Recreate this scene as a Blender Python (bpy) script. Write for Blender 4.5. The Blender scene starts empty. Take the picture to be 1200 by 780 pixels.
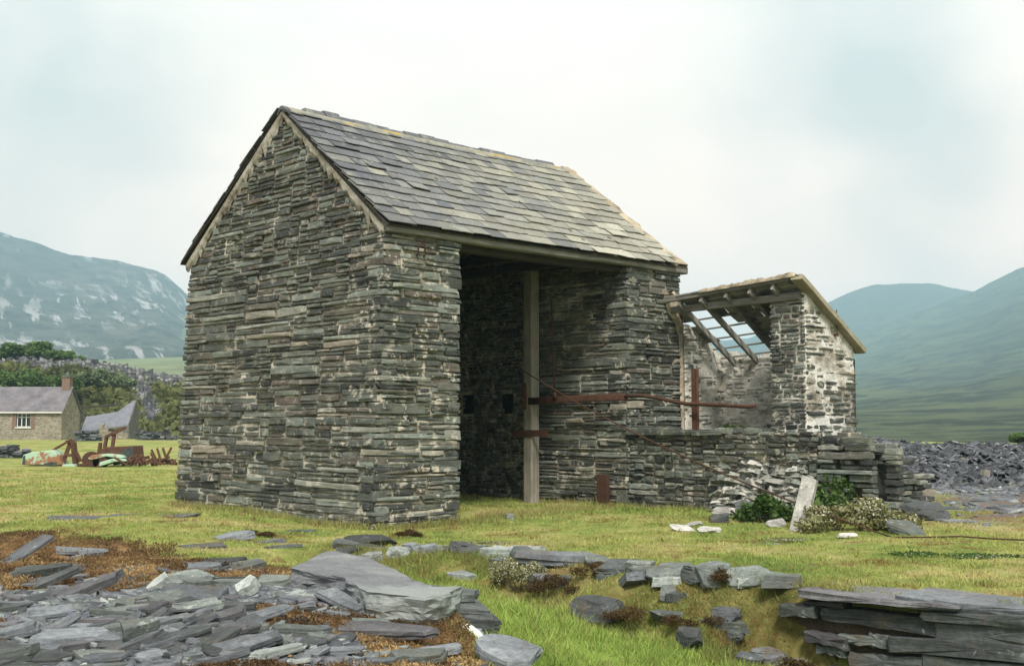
import bpy, math, random
import numpy as np
from mathutils import Vector, Matrix
R = math.radians
rng = np.random.default_rng(7)
random.seed(7)
scene = bpy.context.scene
COL = scene.collection

# ------------------------------------------------------------------ camera geometry
F = 1402.0; PITCH = R(4.5); CAMZ = 1.6
def ray(px, py):
    x = (px-600)/F; v = (390-py)/F
    return Vector((x, math.cos(PITCH)-v*math.sin(PITCH), math.sin(PITCH)+v*math.cos(PITCH)))
def at_z(px, py, z=0.0):
    d = ray(px, py); k = (z-CAMZ)/d.z
    return Vector((d.x*k, d.y*k, z))
def at_y(px, py, Y):
    d = ray(px, py); k = Y/d.y
    return Vector((d.x*k, Y, CAMZ+d.z*k))

# ------------------------------------------------------------------ numpy noise
def _hash(ix, iy, iz, seed):
    h = (ix.astype(np.int64)*374761393 + iy.astype(np.int64)*668265263 + iz.astype(np.int64)*2147483647 + seed*974634641)
    h = (h ^ (h >> 13)) * 1274126177
    h = h ^ (h >> 16)
    return (h & 0xffff)/65535.0
def vnoise(x, y, z=0.0, seed=0):
    x = np.asarray(x, float); y = np.asarray(y, float); z = np.zeros_like(x)+z
    ix, iy, iz = np.floor(x), np.floor(y), np.floor(z)
    fx, fy, fz = x-ix, y-iy, z-iz
    fx = fx*fx*(3-2*fx); fy = fy*fy*(3-2*fy); fz = fz*fz*(3-2*fz)
    r = 0
    for a in (0, 1):
        for b in (0, 1):
            for c in (0, 1):
                w = (fx if a else 1-fx)*(fy if b else 1-fy)*(fz if c else 1-fz)
                r = r + w*_hash(ix+a, iy+b, iz+c, seed)
    return r
def fbm(x, y, z=0.0, seed=0, o=4):
    x = np.asarray(x, float); y = np.asarray(y, float)
    r = 0; a = .5; n = 0
    for i in range(o):
        r = r + a*vnoise(x, y, z, seed+i); n += a; a *= .5
        x = x*2.03+17.1; y = y*2.03+5.3; z = z*2.03+3.7
    return r/n
def sstep(a, b, x):
    t = np.clip((np.asarray(x, float)-a)/(b-a), 0, 1)
    return t*t*(3-2*t)

# ------------------------------------------------------------------ mesh helpers
class MB:
    """collects shapes, then links them as one mesh"""
    def __init__(s): s.v = []; s.f = []; s.c = []; s.n = 0
    def add(s, verts, faces, col=(.5, .5, .5)):
        b = s.n
        s.v.extend([tuple(p) for p in verts]); s.n += len(verts)
        s.f.extend([tuple(i+b for i in f) for f in faces])
        if len(col) == 3 and not hasattr(col[0], '__len__'): s.c.extend([tuple(col)]*len(verts))
        else: s.c.extend([tuple(c) for c in col])
    def box(s, lo, hi, col=(.5, .5, .5), jit=0.0):
        x0, y0, z0 = lo; x1, y1, z1 = hi
        v = [(x0,y0,z0),(x1,y0,z0),(x1,y1,z0),(x0,y1,z0),(x0,y0,z1),(x1,y0,z1),(x1,y1,z1),(x0,y1,z1)]
        if jit: v = [tuple(c+random.uniform(-jit, jit) for c in p) for p in v]
        s.add(v, [(3,2,1,0),(4,5,6,7),(0,1,5,4),(1,2,6,5),(2,3,7,6),(3,0,4,7)], col)
    def beam(s, a, b, w, h, up=(0,0,1), col=(.5,.5,.5), seg=1, wob=0.0, bev=.12):
        """chamfered timber / bar from a to b"""
        a = Vector(a); b = Vector(b); d = (b-a).normalized(); up = Vector(up)
        sx = d.cross(up)
        if sx.length < 1e-4: sx = d.cross(Vector((1,0,0)))
        sx.normalize(); sz = sx.cross(d).normalized()
        k = bev
        prof = [(-.5+k,-.5),(.5-k,-.5),(.5,-.5+k),(.5,.5-k),(.5-k,.5),(-.5+k,.5),(-.5,.5-k),(-.5,-.5+k)]
        vs = []; fs = []
        for i in range(seg+1):
            t = i/seg; c = a.lerp(b, t)
            o = Vector((random.uniform(-wob,wob), random.uniform(-wob,wob), random.uniform(-wob,wob))) if 0 < i < seg else Vector((0,0,0))
            for (p, q) in prof: vs.append(c+o+sx*(p*w)+sz*(q*h))
        for i in range(seg):
            for j in range(8):
                fs.append((i*8+j, i*8+(j+1)%8, (i+1)*8+(j+1)%8, (i+1)*8+j))
        fs.append(tuple(range(7,-1,-1))); fs.append(tuple(seg*8+j for j in range(8)))
        s.add(vs, fs, col)
    def tube(s, pts, r, n=8, col=(.5,.5,.5), r1=None):
        pts = [Vector(p) for p in pts]; vs = []; fs = []; m = len(pts)
        prev = None
        for i, p in enumerate(pts):
            d = (pts[min(i+1,m-1)]-pts[max(i-1,0)]).normalized()
            u = d.cross(Vector((0,0,1)))
            if u.length < .05: u = d.cross(Vector((1,0,0)))
            u.normalize()
            if prev is not None and u.dot(prev) < 0: u = -u
            prev = u; w = u.cross(d)
            rr = r if r1 is None else r+(r1-r)*i/(m-1)
            for k in range(n):
                a = 2*math.pi*k/n; vs.append(p+u*(rr*math.cos(a))+w*(rr*math.sin(a)))
        for i in range(m-1):
            for k in range(n):
                fs.append((i*n+k, (i+1)*n+k, (i+1)*n+(k+1)%n, i*n+(k+1)%n))
        fs.append(tuple(range(n))); fs.append(tuple((m-1)*n+k for k in range(n-1,-1,-1)))
        s.add(vs, fs, col)
    def prism(s, poly, z0, z1, col=(.5,.5,.5), axis='z'):
        n = len(poly)
        def P(a, b, c): return {'z':(a,b,c), 'y':(a,c,b), 'x':(c,a,b)}[axis]
        vs = [P(a,b,z0) for a,b in poly]+[P(a,b,z1) for a,b in poly]
        fs = [tuple(range(n-1,-1,-1)), tuple(range(n,2*n))]+[(i,(i+1)%n,n+(i+1)%n,n+i) for i in range(n)]
        s.add(vs, fs, col)
    def build(s, name, mat, parent=None, smooth=False, loc=None):
        me = bpy.data.meshes.new(name)
        me.from_pydata(s.v, [], s.f)
        if s.c:
            at = me.attributes.new('tone', 'FLOAT_COLOR', 'POINT')
            at.data.foreach_set('color', np.c_[np.array(s.c, np.float32), np.ones(len(s.c), np.float32)].ravel())
        me.update()
        import bmesh
        bm = bmesh.new(); bm.from_mesh(me)
        if len(bm.faces) < 60000: bmesh.ops.recalc_face_normals(bm, faces=bm.faces)
        bm.to_mesh(me); bm.free()
        if smooth: me.polygons.foreach_set('use_smooth', [True]*len(me.polygons))
        o = bpy.data.objects.new(name, me); COL.objects.link(o)
        me.materials.append(mat)
        if parent: o.parent = parent
        if loc is not None: o.location = loc
        return o
def npmesh(name, V, Fc, mat, tone=None, smooth=False, parent=None):
    """fast mesh from numpy: V (n,3), Fc (m,k)"""
    me = bpy.data.meshes.new(name)
    m, k = Fc.shape
    me.vertices.add(len(V)); me.vertices.foreach_set('co', np.ascontiguousarray(V, np.float32).ravel())
    me.loops.add(m*k); me.loops.foreach_set('vertex_index', np.ascontiguousarray(Fc, np.int32).ravel())
    me.polygons.add(m); me.polygons.foreach_set('loop_start', np.arange(0, m*k, k, dtype=np.int32))
    me.polygons.foreach_set('loop_total', np.full(m, k, np.int32))
    if smooth: me.polygons.foreach_set('use_smooth', np.ones(m, bool))
    if tone is not None:
        at = me.attributes.new('tone', 'FLOAT_COLOR', 'POINT')
        at.data.foreach_set('color', np.c_[tone, np.ones(len(tone))].astype(np.float32).ravel())
    me.update(calc_edges=True); me.validate()
    o = bpy.data.objects.new(name, me); COL.objects.link(o); me.materials.append(mat)
    if parent: o.parent = parent
    return o
def tag(o, label=None, cat=None, group=None, kind=None):
    if label: o['label'] = label
    if cat: o['category'] = cat
    if group: o['group'] = group
    if kind: o['kind'] = kind
    return o
def empty(name, loc=(0,0,0), rz=0.0):
    o = bpy.data.objects.new(name, None); COL.objects.link(o)
    o.location = loc; o.rotation_euler = (0,0,rz); o.empty_display_size = .2
    return o

# ------------------------------------------------------------------ materials
class NT:
    def __init__(s, name):
        s.m = bpy.data.materials.new(name); s.m.use_nodes = True; s.t = s.m.node_tree
        s.t.nodes.clear()
        s.out = s.t.nodes.new('ShaderNodeOutputMaterial')
        s.b = s.t.nodes.new('ShaderNodeBsdfPrincipled'); s.t.links.new(s.b.outputs[0], s.out.inputs[0])
        s.b.inputs['Specular IOR Level'].default_value = .25
    def N(s, t, **k):
        n = s.t.nodes.new(t)
        for a, v in k.items(): setattr(n, a, v)
        return n
    def put(s, sock, v):
        if hasattr(v, 'is_output') or hasattr(v, 'links'): s.t.links.new(v, sock)
        elif isinstance(v, (tuple, list)): sock.default_value = tuple(v)+((1,) if len(v)==3 and sock.type=='RGBA' else ())
        else: sock.default_value = v
    def coord(s, scale=(1,1,1), kind='Object', rot=(0,0,0)):
        c = s.N('ShaderNodeTexCoord'); mp = s.N('ShaderNodeMapping')
        s.t.links.new(c.outputs[kind], mp.inputs[0]); mp.inputs['Scale'].default_value = scale; mp.inputs['Rotation'].default_value = rot
        return mp.outputs[0]
    def worldpos(s, scale=(1,1,1)):
        g = s.N('ShaderNodeNewGeometry'); mp = s.N('ShaderNodeMapping')
        s.t.links.new(g.outputs['Position'], mp.inputs[0]); mp.inputs['Scale'].default_value = scale
        return mp.outputs[0]
    def noise(s, vec, scale, detail=5, rough=.6, dist=0.0):
        n = s.N('ShaderNodeTexNoise'); s.put(n.inputs['Vector'], vec); n.inputs['Scale'].default_value = scale
        n.inputs['Detail'].default_value = detail; n.inputs['Roughness'].default_value = rough; n.inputs['Distortion'].default_value = dist
        return n.outputs['Fac']
    def voro(s, vec, scale, feat='F1', out='Distance'):
        n = s.N('ShaderNodeTexVoronoi', feature=feat); s.put(n.inputs['Vector'], vec); n.inputs['Scale'].default_value = scale
        return n.outputs[out]
    def ramp(s, fac, stops, interp='LINEAR'):
        n = s.N('ShaderNodeValToRGB'); s.put(n.inputs[0], fac); cr = n.color_ramp; cr.interpolation = interp
        while len(cr.elements) < len(stops): cr.elements.new(.5)
        for e, (p, c) in zip(cr.elements, stops):
            e.position = p; e.color = (c, c, c, 1) if isinstance(c, (int, float)) else tuple(c)+(1,)
        return n.outputs['Color']
    def mix(s, fac, a, b, mode='MIX'):
        n = s.N('ShaderNodeMix', data_type='RGBA', blend_type=mode)
        s.put(n.inputs[0], fac); s.put(n.inputs[6], a); s.put(n.inputs[7], b)
        return n.outputs[2]
    def math(s, op, a, b=0.0, clamp=False):
        n = s.N('ShaderNodeMath', operation=op, use_clamp=clamp); s.put(n.inputs[0], a); s.put(n.inputs[1], b)
        return n.outputs[0]
    def attr(s, name='tone'):
        n = s.N('ShaderNodeAttribute', attribute_name=name); sp = s.N('ShaderNodeSeparateColor')
        s.t.links.new(n.outputs['Color'], sp.inputs[0]); return n.outputs['Color'], sp.outputs[0], sp.outputs[1], sp.outputs[2]
    def bump(s, h, strength=.5, dist=.02, prev=None):
        n = s.N('ShaderNodeBump'); s.put(n.inputs['Height'], h); n.inputs['Strength'].default_value = strength; n.inputs['Distance'].default_value = dist
        if prev is not None: s.t.links.new(prev, n.inputs['Normal'])
        return n.outputs[0]
    def done(s, col, rough=.85, normal=None, spec=None):
        s.put(s.b.inputs['Base Color'], col); s.put(s.b.inputs['Roughness'], rough)
        if normal is not None: s.t.links.new(normal, s.b.inputs['Normal'])
        if spec is not None: s.b.inputs['Specular IOR Level'].default_value = spec
        return s.m

def mat_masonry(name, pal, lime=.5, limecol=(.62,.56,.46), gain=1.0):
    m = NT(name); _, r, g, b = m.attr()
    o = m.coord(); os = m.coord((1,1,4.5))
    c = m.ramp(r, pal)
    n1 = m.noise(os, 2.2, 7, .65); c = m.mix(1, c, m.ramp(n1, [(.25,.55),(.5,1.0),(.78,1.5)]), 'MULTIPLY')
    n2 = m.noise(os, 14, 5, .7); c = m.mix(1, c, m.ramp(n2, [(.3,.7),(.7,1.28)]), 'MULTIPLY')
    lich = m.ramp(m.noise(o, 1.3, 6, .7), [(.52,0),(.68,.6)]); c = m.mix(lich, c, (.17,.175,.12))
    spots = m.ramp(m.noise(o, 11, 6, .75), [(.6,0),(.68,.7)]); c = m.mix(m.math('MULTIPLY', spots, b), c, (.33,.33,.27))
    sm = m.ramp(m.noise(o, 4.2, 8, .72), [(.66-.22*lime,0),(.72-.22*lime,1)])
    c = m.mix(m.math('MULTIPLY', sm, g), c, limecol)
    if gain != 1: c = m.mix(1, c, (gain,gain,gain), 'MULTIPLY')
    nb = m.bump(m.noise(os, 9, 8, .7), .55, .03); nb = m.bump(m.noise(o, 70, 4, .7), .3, .006, nb)
    return m.done(c, .86, nb)
def mat_mortar(name, a=(.36,.31,.23), b=(.62,.56,.45), dark=(.10,.09,.07), wh=.5):
    m = NT(name); o = m.coord(); os = m.coord((1,1,1.8))
    c = m.ramp(m.noise(os, 1.1, 8, .72), [(.36,dark),(.47,a),(.47+.25*(1-wh)+.02,b),(.9,tuple(min(.8,x*1.15) for x in b))])
    c = m.mix(1, c, m.ramp(m.noise(o, 25, 6, .7), [(.3,.6),(.7,1.2)]), 'MULTIPLY')
    nb = m.bump(m.noise(o, 18, 8, .75), .8, .03)
    return m.done(c, .95, nb, .1)
def mat_slate(name, c0, c1, pale=(.34,.37,.36), lich=.5, scale=1.0):
    m = NT(name); o = m.coord(); oi = m.N('ShaderNodeObjectInfo')
    add = m.N('ShaderNodeVectorMath', operation='ADD'); m.t.links.new(o, add.inputs[0])
    sc = m.N('ShaderNodeVectorMath', operation='SCALE'); cx = m.N('ShaderNodeCombineXYZ')
    for i in range(3): m.t.links.new(oi.outputs['Random'], cx.inputs[i])
    m.t.links.new(cx.outputs[0], sc.inputs[0]); sc.inputs['Scale'].default_value = 37.0; m.t.links.new(sc.outputs[0], add.inputs[1])
    v = add.outputs[0]
    c = m.mix(m.ramp(m.noise(v, 3.2*scale, 7, .68), [(.3,0),(.7,1)]), c0, c1)
    c = m.mix(1, c, m.ramp(oi.outputs['Random'], [(0,.5),(.6,.92),(1,1.4)]), 'MULTIPLY')
    c = m.mix(1, c, m.ramp(m.noise(v, 22*scale, 7, .78), [(.3,.55),(.5,1),(.7,1.4)]), 'MULTIPLY')
    c = m.mix(m.ramp(m.noise(v, 30*scale, 6, .8), [(.62,0),(.68,.55)]), c, pale)
    c = m.mix(1, c, m.ramp(m.noise(v, 1.4*scale, 6, .7), [(.3,.62),(.7,1.4)]), 'MULTIPLY')
    c = m.mix(m.ramp(m.noise(v, 6*scale, 8, .8), [(.66-.14*lich,0),(.72-.1*lich,.8)]), c, pale)
    c = m.mix(m.ramp(m.noise(v, 2.3*scale, 6, .7), [(.56,0),(.68,.65)]), c, (.125,.09,.05))
    mp = m.N('ShaderNodeMapping'); m.t.links.new(v, mp.inputs[0]); mp.inputs['Scale'].default_value = (1,1,9)
    nb = m.bump(m.noise(mp.outputs[0], 7*scale, 7, .68), .5, .03); nb = m.bump(m.noise(v, 60*scale, 4, .7), .35, .005, nb)
    return m.done(c, .68, nb, .35)
def mat_wood(name, c0, c1, axis='x', sc=1.0):
    m = NT(name); st = {'x':(.6,9,9),'y':(9,.6,9),'z':(9,9,.6)}[axis]
    o = m.coord(st); p = m.coord()
    c = m.mix(m.ramp(m.noise(o, 3*sc, 7, .7, .4), [(.3,0),(.7,1)]), c0, c1)
    c = m.mix(1, c, m.ramp(m.noise(p, 1.5, 5, .6), [(.3,.7),(.7,1.2)]), 'MULTIPLY')
    return m.done(c, .85, m.bump(m.noise(o, 5*sc, 6, .7), .5, .02))
def mat_rust(name='rusty_iron', c0=(.035,.02,.015), c1=(.11,.05,.03)):
    m = NT(name); o = m.coord()
    c = m.mix(m.ramp(m.noise(o, 6, 8, .75), [(.3,0),(.7,1)]), c0, c1)
    return m.done(c, .9, m.bump(m.noise(o, 40, 6, .7), .5, .01))
def mat_leaf(name, c0, c1, c2=None):
    m = NT(name); _, r, g, b = m.attr()
    c = m.ramp(r, [(0,c0),(.6,c1),(1,c2 or c1)])
    m.done(c, .7, None, .2)
    tr = m.N('ShaderNodeBsdfTranslucent'); m.put(tr.inputs['Color'], c)
    mx = m.N('ShaderNodeMixShader'); mx.inputs[0].default_value = .3
    m.t.links.new(m.b.outputs[0], mx.inputs[1]); m.t.links.new(tr.outputs[0], mx.inputs[2]); m.t.links.new(mx.outputs[0], m.out.inputs[0])
    return m.m
def mat_flat(name, c0, c1, scale=5, rough=.85, bump=.3):
    m = NT(name); o = m.coord()
    c = m.mix(m.ramp(m.noise(o, scale, 8, .72), [(.35,0),(.65,1)]), c0, c1)
    return m.done(c, rough, m.bump(m.noise(o, scale*5, 6, .7), bump, .02))

PAL = [(0,(.036,.038,.036)),(.18,(.064,.069,.062)),(.4,(.092,.100,.088)),(.6,(.118,.129,.110)),(.72,(.118,.098,.082)),(.8,(.150,.168,.146)),(.93,(.220,.238,.210)),(1,(.27,.235,.185))]
M = {}
M['stone'] = mat_masonry('slate_masonry', PAL, .5)
M['stone_limed'] = mat_masonry('limed_masonry', PAL, 1.15, (.68,.65,.58))
M['mortar'] = mat_mortar('lime_mortar', (.23,.20,.15), (.60,.55,.45), (.06,.055,.045), .62)
M['mortar_white'] = mat_mortar('white_lime_mortar', (.50,.46,.39), (.74,.71,.65), (.22,.19,.15), .8)
M['mortar_buff'] = mat_mortar('buff_mortar', (.34,.28,.20), (.52,.45,.33), (.17,.14,.10), .6)
M['core'] = mat_masonry('rubble_core', PAL, .4, gain=.4)  # gain paints the shade inside the wall holes into the core colour
M['blue'] = mat_slate('blue_grey_slate', (.085,.093,.103), (.195,.208,.222))
M['purple'] = mat_slate('purple_grey_slate', (.088,.084,.092), (.165,.160,.168), (.30,.30,.31), .3)
M['green'] = mat_slate('green_grey_slate', (.095,.108,.10), (.17,.188,.172), (.40,.43,.38), .6)
M['dark'] = mat_slate('dark_slate', (.045,.05,.052), (.095,.102,.10), (.25,.27,.25), .4)
M['pale'] = mat_slate('pale_slate', (.21,.23,.22), (.33,.355,.33), (.52,.54,.48), .6)
M['quartz'] = mat_slate('white_quartz', (.50,.55,.50), (.66,.68,.64), (.75,.75,.72), .8)
M['limed'] = mat_slate('lime_coated_slate', (.27,.265,.25), (.46,.44,.40), (.64,.61,.55), 1.0)
M['wood'] = mat_wood('weathered_grey_timber', (.125,.117,.10), (.30,.28,.24), 'x')
M['wood_y'] = mat_wood('weathered_beam_timber', (.125,.117,.10), (.29,.27,.23), 'y')
M['wood_z'] = mat_wood('weathered_post_timber', (.17,.15,.12), (.36,.33,.27), 'z')
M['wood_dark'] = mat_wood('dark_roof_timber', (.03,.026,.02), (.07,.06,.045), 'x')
M['rust'] = mat_rust()
M['rust_bright'] = mat_rust('orange_rust', (.045,.025,.018), (.15,.07,.042))
# ------------------------------------------------------------------ terrain
TX = [-30,-6,-2.1,0,1.18,2.22,2.95,4.3,6,9,14]; TY = [19,17.4,16.4,15.2,13.8,12.55,11.98,10.75,9.3,7.2,4]
HY = [2,7,8.5,10.1,12.2,14.2,16.5,20]; HX = [.15,.05,-.08,-.42,-1.5,-2.6,-3.6,-5]
def terr_d(x, y): return (y-np.interp(x, TX, TY))*.76
def heap_d(x, y): return (np.interp(y, HY, HX)-x)*.9
def gz(x, y):
    x = np.asarray(x, float); y = np.asarray(y, float)
    wob = (fbm(x*.9, y*.9, 0, 11, 3)-.5)*.5
    td = terr_d(x, y)+wob*sstep(3.2, 2.0, x); hd = heap_d(x, y)+wob*.5
    w = .12+1.15*sstep(2.6, 1.7, x)
    D = .20+.135*np.clip(x+1.2, 0, 4.4)
    dip = np.minimum(sstep(0, .28, -hd), sstep(0, 1, -td/w))*D
    z = -dip
    crest = sstep(-.1, 1.4, hd)*sstep(15.5, 11.5, y)*sstep(-9, -3, x)
    z = z+.16*crest*(0.75+.5*fbm(x*.7, y*.7, 0, 5, 3))
    z = z+(fbm(x*.35, y*.35, 0, 3, 4)-.5)*.16*sstep(5, 14, y)*sstep(200, 60, y)+(fbm(x*1.7, y*1.7, 0, 4, 3)-.5)*.055*sstep(60, 25, y)
    z = z+.5*sstep(55, 108, y)*sstep(40, -10, x)
    z = z-.5*sstep(7.5, 11, x)*sstep(19, 25, y)*sstep(60, 30, y)*0+.10*sstep(5.2, 7, x)*sstep(17.5, 20, y)
    z = z-.09*sstep(4.5, 1.2, np.hypot(x+2.3, y-19.3))
    return z
def gz1(x, y): return float(gz(np.array([x]), np.array([y]))[0])
def gpt(px, py, n=14):
    """the point of the terrain seen at a photo pixel"""
    z = 0.0
    for i in range(n):
        p = at_z(px, py, z); z = .5*z+.5*gz1(p.x, p.y)
    p = at_z(px, py, z); return Vector((p.x, p.y, gz1(p.x, p.y)))
def zones(x, y):
    n = fbm(x*.8, y*.8, 0, 21, 5)
    hd = heap_d(x, y)
    heap = sstep(-.15, .25, hd+(n-.5)*.6)*sstep(13.3, 12.2, y+(n-.5)*3.0-np.clip(-2.6-x, 0, 4)*1.35)
    lush = np.minimum(sstep(.1, .5, -hd), sstep(.2, 1.4, -terr_d(x, y)))
    lush = np.maximum(lush*.95, .55*sstep(1.2, 0, np.abs((x-2.0)*.72+(y-24)*.69-0))*sstep(.5, 3, x)*sstep(19, 22, y))
    lush = np.maximum(lush, .25*sstep(70, 120, y)*sstep(0, 20, x))
    rock = sstep(6.6, 8.2, x-(y-20)*.22+(n-.5)*2)*sstep(18.3, 20.5, y+(n-.5)*2.5)
    rock = rock*sstep(34, 30, y)
    return heap, lush, rock
def bank(x, y):
    td = terr_d(x, y)+(fbm(x*1.4, y*1.4, 0, 83, 4)-.5)*1.1
    return sstep(.25, .0, td)*sstep(-1.35, -.75, td)*sstep(-3.2, -2.2, x)*sstep(3.4, 2.9, x)
def mossmap(x, y):
    n = fbm(x*.75, y*.75, 0, 77, 5)
    b = .7*sstep(-2.4, -3.8, x)*sstep(9.8, 11.4, y)+.30*sstep(-2.4, -1.6, x)*sstep(10.8, 9.6, y)+.22*sstep(12.2, 13.2, y)-.16*sstep(-1.9, -2.6, x)*sstep(10.6, 9.8, y)
    return np.clip((n-.50)*2.8+.57+b, 0, 1)
def build_ground():
    az = np.r_[np.linspace(-180, -50, 40, endpoint=False), np.linspace(-50, -29, 60, endpoint=False), np.linspace(-29, 29, 620, endpoint=False), np.linspace(29, 50, 60, endpoint=False), np.linspace(50, 180, 40, endpoint=False)]
    rr = np.r_[np.linspace(.6, 5.5, 12, endpoint=False), np.geomspace(5.5, 60, 330, endpoint=False), np.geomspace(60, 4700, 90)]
    A, Q = np.meshgrid(np.radians(az), rr)
    x = np.sin(A)*Q; y = np.cos(A)*Q; z = gz(x, y)
    na, nr = len(az), len(rr)
    V = np.c_[x.ravel(), y.ravel(), z.ravel()]; V = np.r_[V, [[0, 0, 0]]]
    i = np.arange(nr-1)[:, None]*na+np.arange(na)[None]; j = np.arange(nr-1)[:, None]*na+((np.arange(na)+1) % na)[None]
    Fq = np.stack([i, j, j+na, i+na], -1).reshape(-1, 4)[:, ::-1]
    h, l, r = zones(V[:, 0], V[:, 1])
    g = npmesh('ground', V, Fq, mat_ground(), np.c_[h, l, r], True)
    at = g.data.attributes.new('moss', 'FLOAT_COLOR', 'POINT'); mm = mossmap(V[:, 0], V[:, 1]); at.data.foreach_set('color', np.c_[mm, bank(V[:, 0], V[:, 1]), mm, np.ones(len(mm))].astype(np.float32).ravel())
    tag(g, kind='structure'); return g
def turf_colour(m, lush, k=1.0):
    p = m.worldpos()
    n1 = m.noise(p, .55, 7, .68); n2 = m.noise(p, 2.6, 6, .7)
    n0 = m.noise(p, .17, 4, .6)
    n1 = m.math('ADD', m.math('MULTIPLY', n1, .7), m.math('MULTIPLY', n0, .3))
    dry = m.ramp(n1, [(.36,(.125*k,.185*k,.042*k)),(.44,(.195*k,.25*k,.062*k)),(.51,(.28*k,.30*k,.09*k)),(.58,(.37*k,.335*k,.145*k)),(.65,(.31*k,.21*k,.085*k))])
    wet = m.ramp(n1, [(.3,(.145*k,.225*k,.042*k)),(.55,(.235*k,.315*k,.07*k)),(.74,(.34*k,.33*k,.125*k))])
    c = m.mix(lush, dry, wet)
    brown = m.ramp(m.noise(p, 1.3, 8, .78), [(.54,0),(.60,.8)])
    c = m.mix(m.math('MULTIPLY', brown, m.math('SUBTRACT', 1.0, m.math('MULTIPLY', lush, .8))), c, (.165,.088,.034))
    c = m.mix(1, c, m.ramp(n2, [(.25,.6),(.5,1.0),(.75,1.3)]), 'MULTIPLY')
    return c, p
def mat_ground():
    m = NT('turf_and_slate_ground'); _, heap, lush, rock = m.attr()
    c, p = turf_colour(m, lush, 1.0)
    _, _, bk, _ = m.attr('moss')
    soil = m.ramp(m.noise(p, 2.2, 8, .75), [(.32,(.045,.026,.014)),(.46,(.125,.075,.03)),(.58,(.24,.185,.075)),(.72,(.17,.10,.04))])
    c = m.mix(m.math('MULTIPLY', bk, .7), c, soil)
    # moss and slate chips on the heap
    mossc = m.ramp(m.noise(p, 2.4, 8, .74), [(.30,(.05,.032,.02)),(.42,(.13,.072,.034)),(.55,(.24,.145,.065)),(.66,(.37,.26,.115)),(.78,(.20,.18,.06))])
    vo = m.voro(p, 16, 'F1', 'Color'); sp = m.N('ShaderNodeSeparateColor'); m.t.links.new(vo, sp.inputs[0])
    chip = m.ramp(sp.outputs[0], [(0,(.05,.053,.058)),(.4,(.11,.118,.13)),(.75,(.17,.185,.20)),(1,(.26,.28,.28))])
    _, mo, _, _ = m.attr('moss')
    gl = m.ramp(m.math('ADD', mo, m.math('MULTIPLY', m.math('SUBTRACT', m.noise(p, 4, 6, .7), .5), .8)), [(.42,0),(.52,1)])
    hp = m.mix(gl, chip, mossc)
    c = m.mix(heap, c, hp)
    rk = m.mix(m.ramp(m.noise(p, .5, 7, .72), [(.45,0),(.55,1)]), m.ramp(sp.outputs[1], [(0,(.06,.065,.075)),(.5,(.13,.14,.155)),(1,(.22,.23,.24))]), (.20,.125,.07))
    c = m.mix(rock, c, rk)
    nb = m.bump(m.noise(p, 9, 8, .72), .8, .06); nb = m.bump(m.noise(p, 60, 5, .75), .6, .015, nb)
    return m.done(c, .95, nb, .1)

# ------------------------------------------------------------------ hills
def hill(name, prof, r0, r1, mat, ampl=.05, seed=1, power=1.0, foot=-2.0, nr=110, back=.35):
    px = np.array([a for a, b in prof], float); py = np.array([b for a, b in prof], float)
    pxs = np.linspace(px[0], px[-1], 360); pys = np.interp(pxs, px, py)
    az = np.arctan((pxs-600)/F)
    el = (500-pys)/F*np.cos(az)/1.0
    t = np.r_[np.linspace(0, 1, nr), np.linspace(1, 1.6, 24)[1:]]
    A, T = np.meshgrid(az, t); E, _ = np.meshgrid(el, t)
    rad = r0+(r1-r0)*T
    Htop = E*r1
    up = np.clip(T, 0, 1)
    prof_ = (up**power)*(1.0)
    h = np.where(T <= 1, Htop*prof_, Htop*(1-back*((T-1)/.6)**2))
    x = np.sin(A)*rad; y = np.cos(A)*rad
    s = 1/(.16*r1)
    nn = fbm(x*s, y*s, 0, seed, 6)-.5
    rid = 1-np.abs(fbm(x*s*.7, y*s*.7, 0, seed+9, 5)*2-1)
    env = np.sin(np.clip(up, 0, 1)*math.pi)**.8
    h = h+Htop.max()*ampl*(nn*2.2+(rid-.7)*1.2)*env+ (fbm(x*s*6, y*s*6, 0, seed+3, 5)-.5)*Htop.max()*ampl*.8*np.clip(up*3, 0, 1)
    h = h+CAMZ*up+foot*(1-up)
    n = len(az); m_ = len(t)
    V = np.c_[x.ravel(), y.ravel(), h.ravel()]
    i = (np.arange(m_-1)[:, None]*n+np.arange(n-1)[None])
    Fq = np.stack([i, i+1, i+n+1, i+n], -1).reshape(-1, 4)
    o = npmesh(name, V, Fq, mat, None, True); tag(o, kind='structure'); return o
def mat_hill(name, base, alt, dark, scree=None, s=1.0, scree_lo=.53):
    m = NT(name); p = m.worldpos()
    c = m.mix(m.ramp(m.noise(p, .004*s, 8, .65), [(.38,0),(.62,1)]), base, alt)
    c = m.mix(m.ramp(m.noise(p, .03*s, 9, .78), [(.49,0),(.55,.95)]), c, dark)
    if scree:
        def dot(v):
            q = m.N('ShaderNodeVectorMath', operation='DOT_PRODUCT'); m.t.links.new(p, q.inputs[0]); q.inputs[1].default_value = v; return q.outputs['Value']
        cx = m.N('ShaderNodeCombineXYZ'); m.t.links.new(dot((.907,.422,0)), cx.inputs[0]); m.t.links.new(dot((.422*.13,-.907*.13,0)), cx.inputs[1])
        st = m.noise(cx.outputs[0], .05*s, 8, .7, .4)
        big = m.noise(p, .0032*s, 4, .55)
        f = m.math('MULTIPLY', m.ramp(st, [(scree_lo,0),(scree_lo+.035,.9)]), m.ramp(big, [(.44,.0),(.56,.75)]))
        c = m.mix(f, c, scree)
    m.done(c, .95, None, .1)
    return m.m
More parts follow.
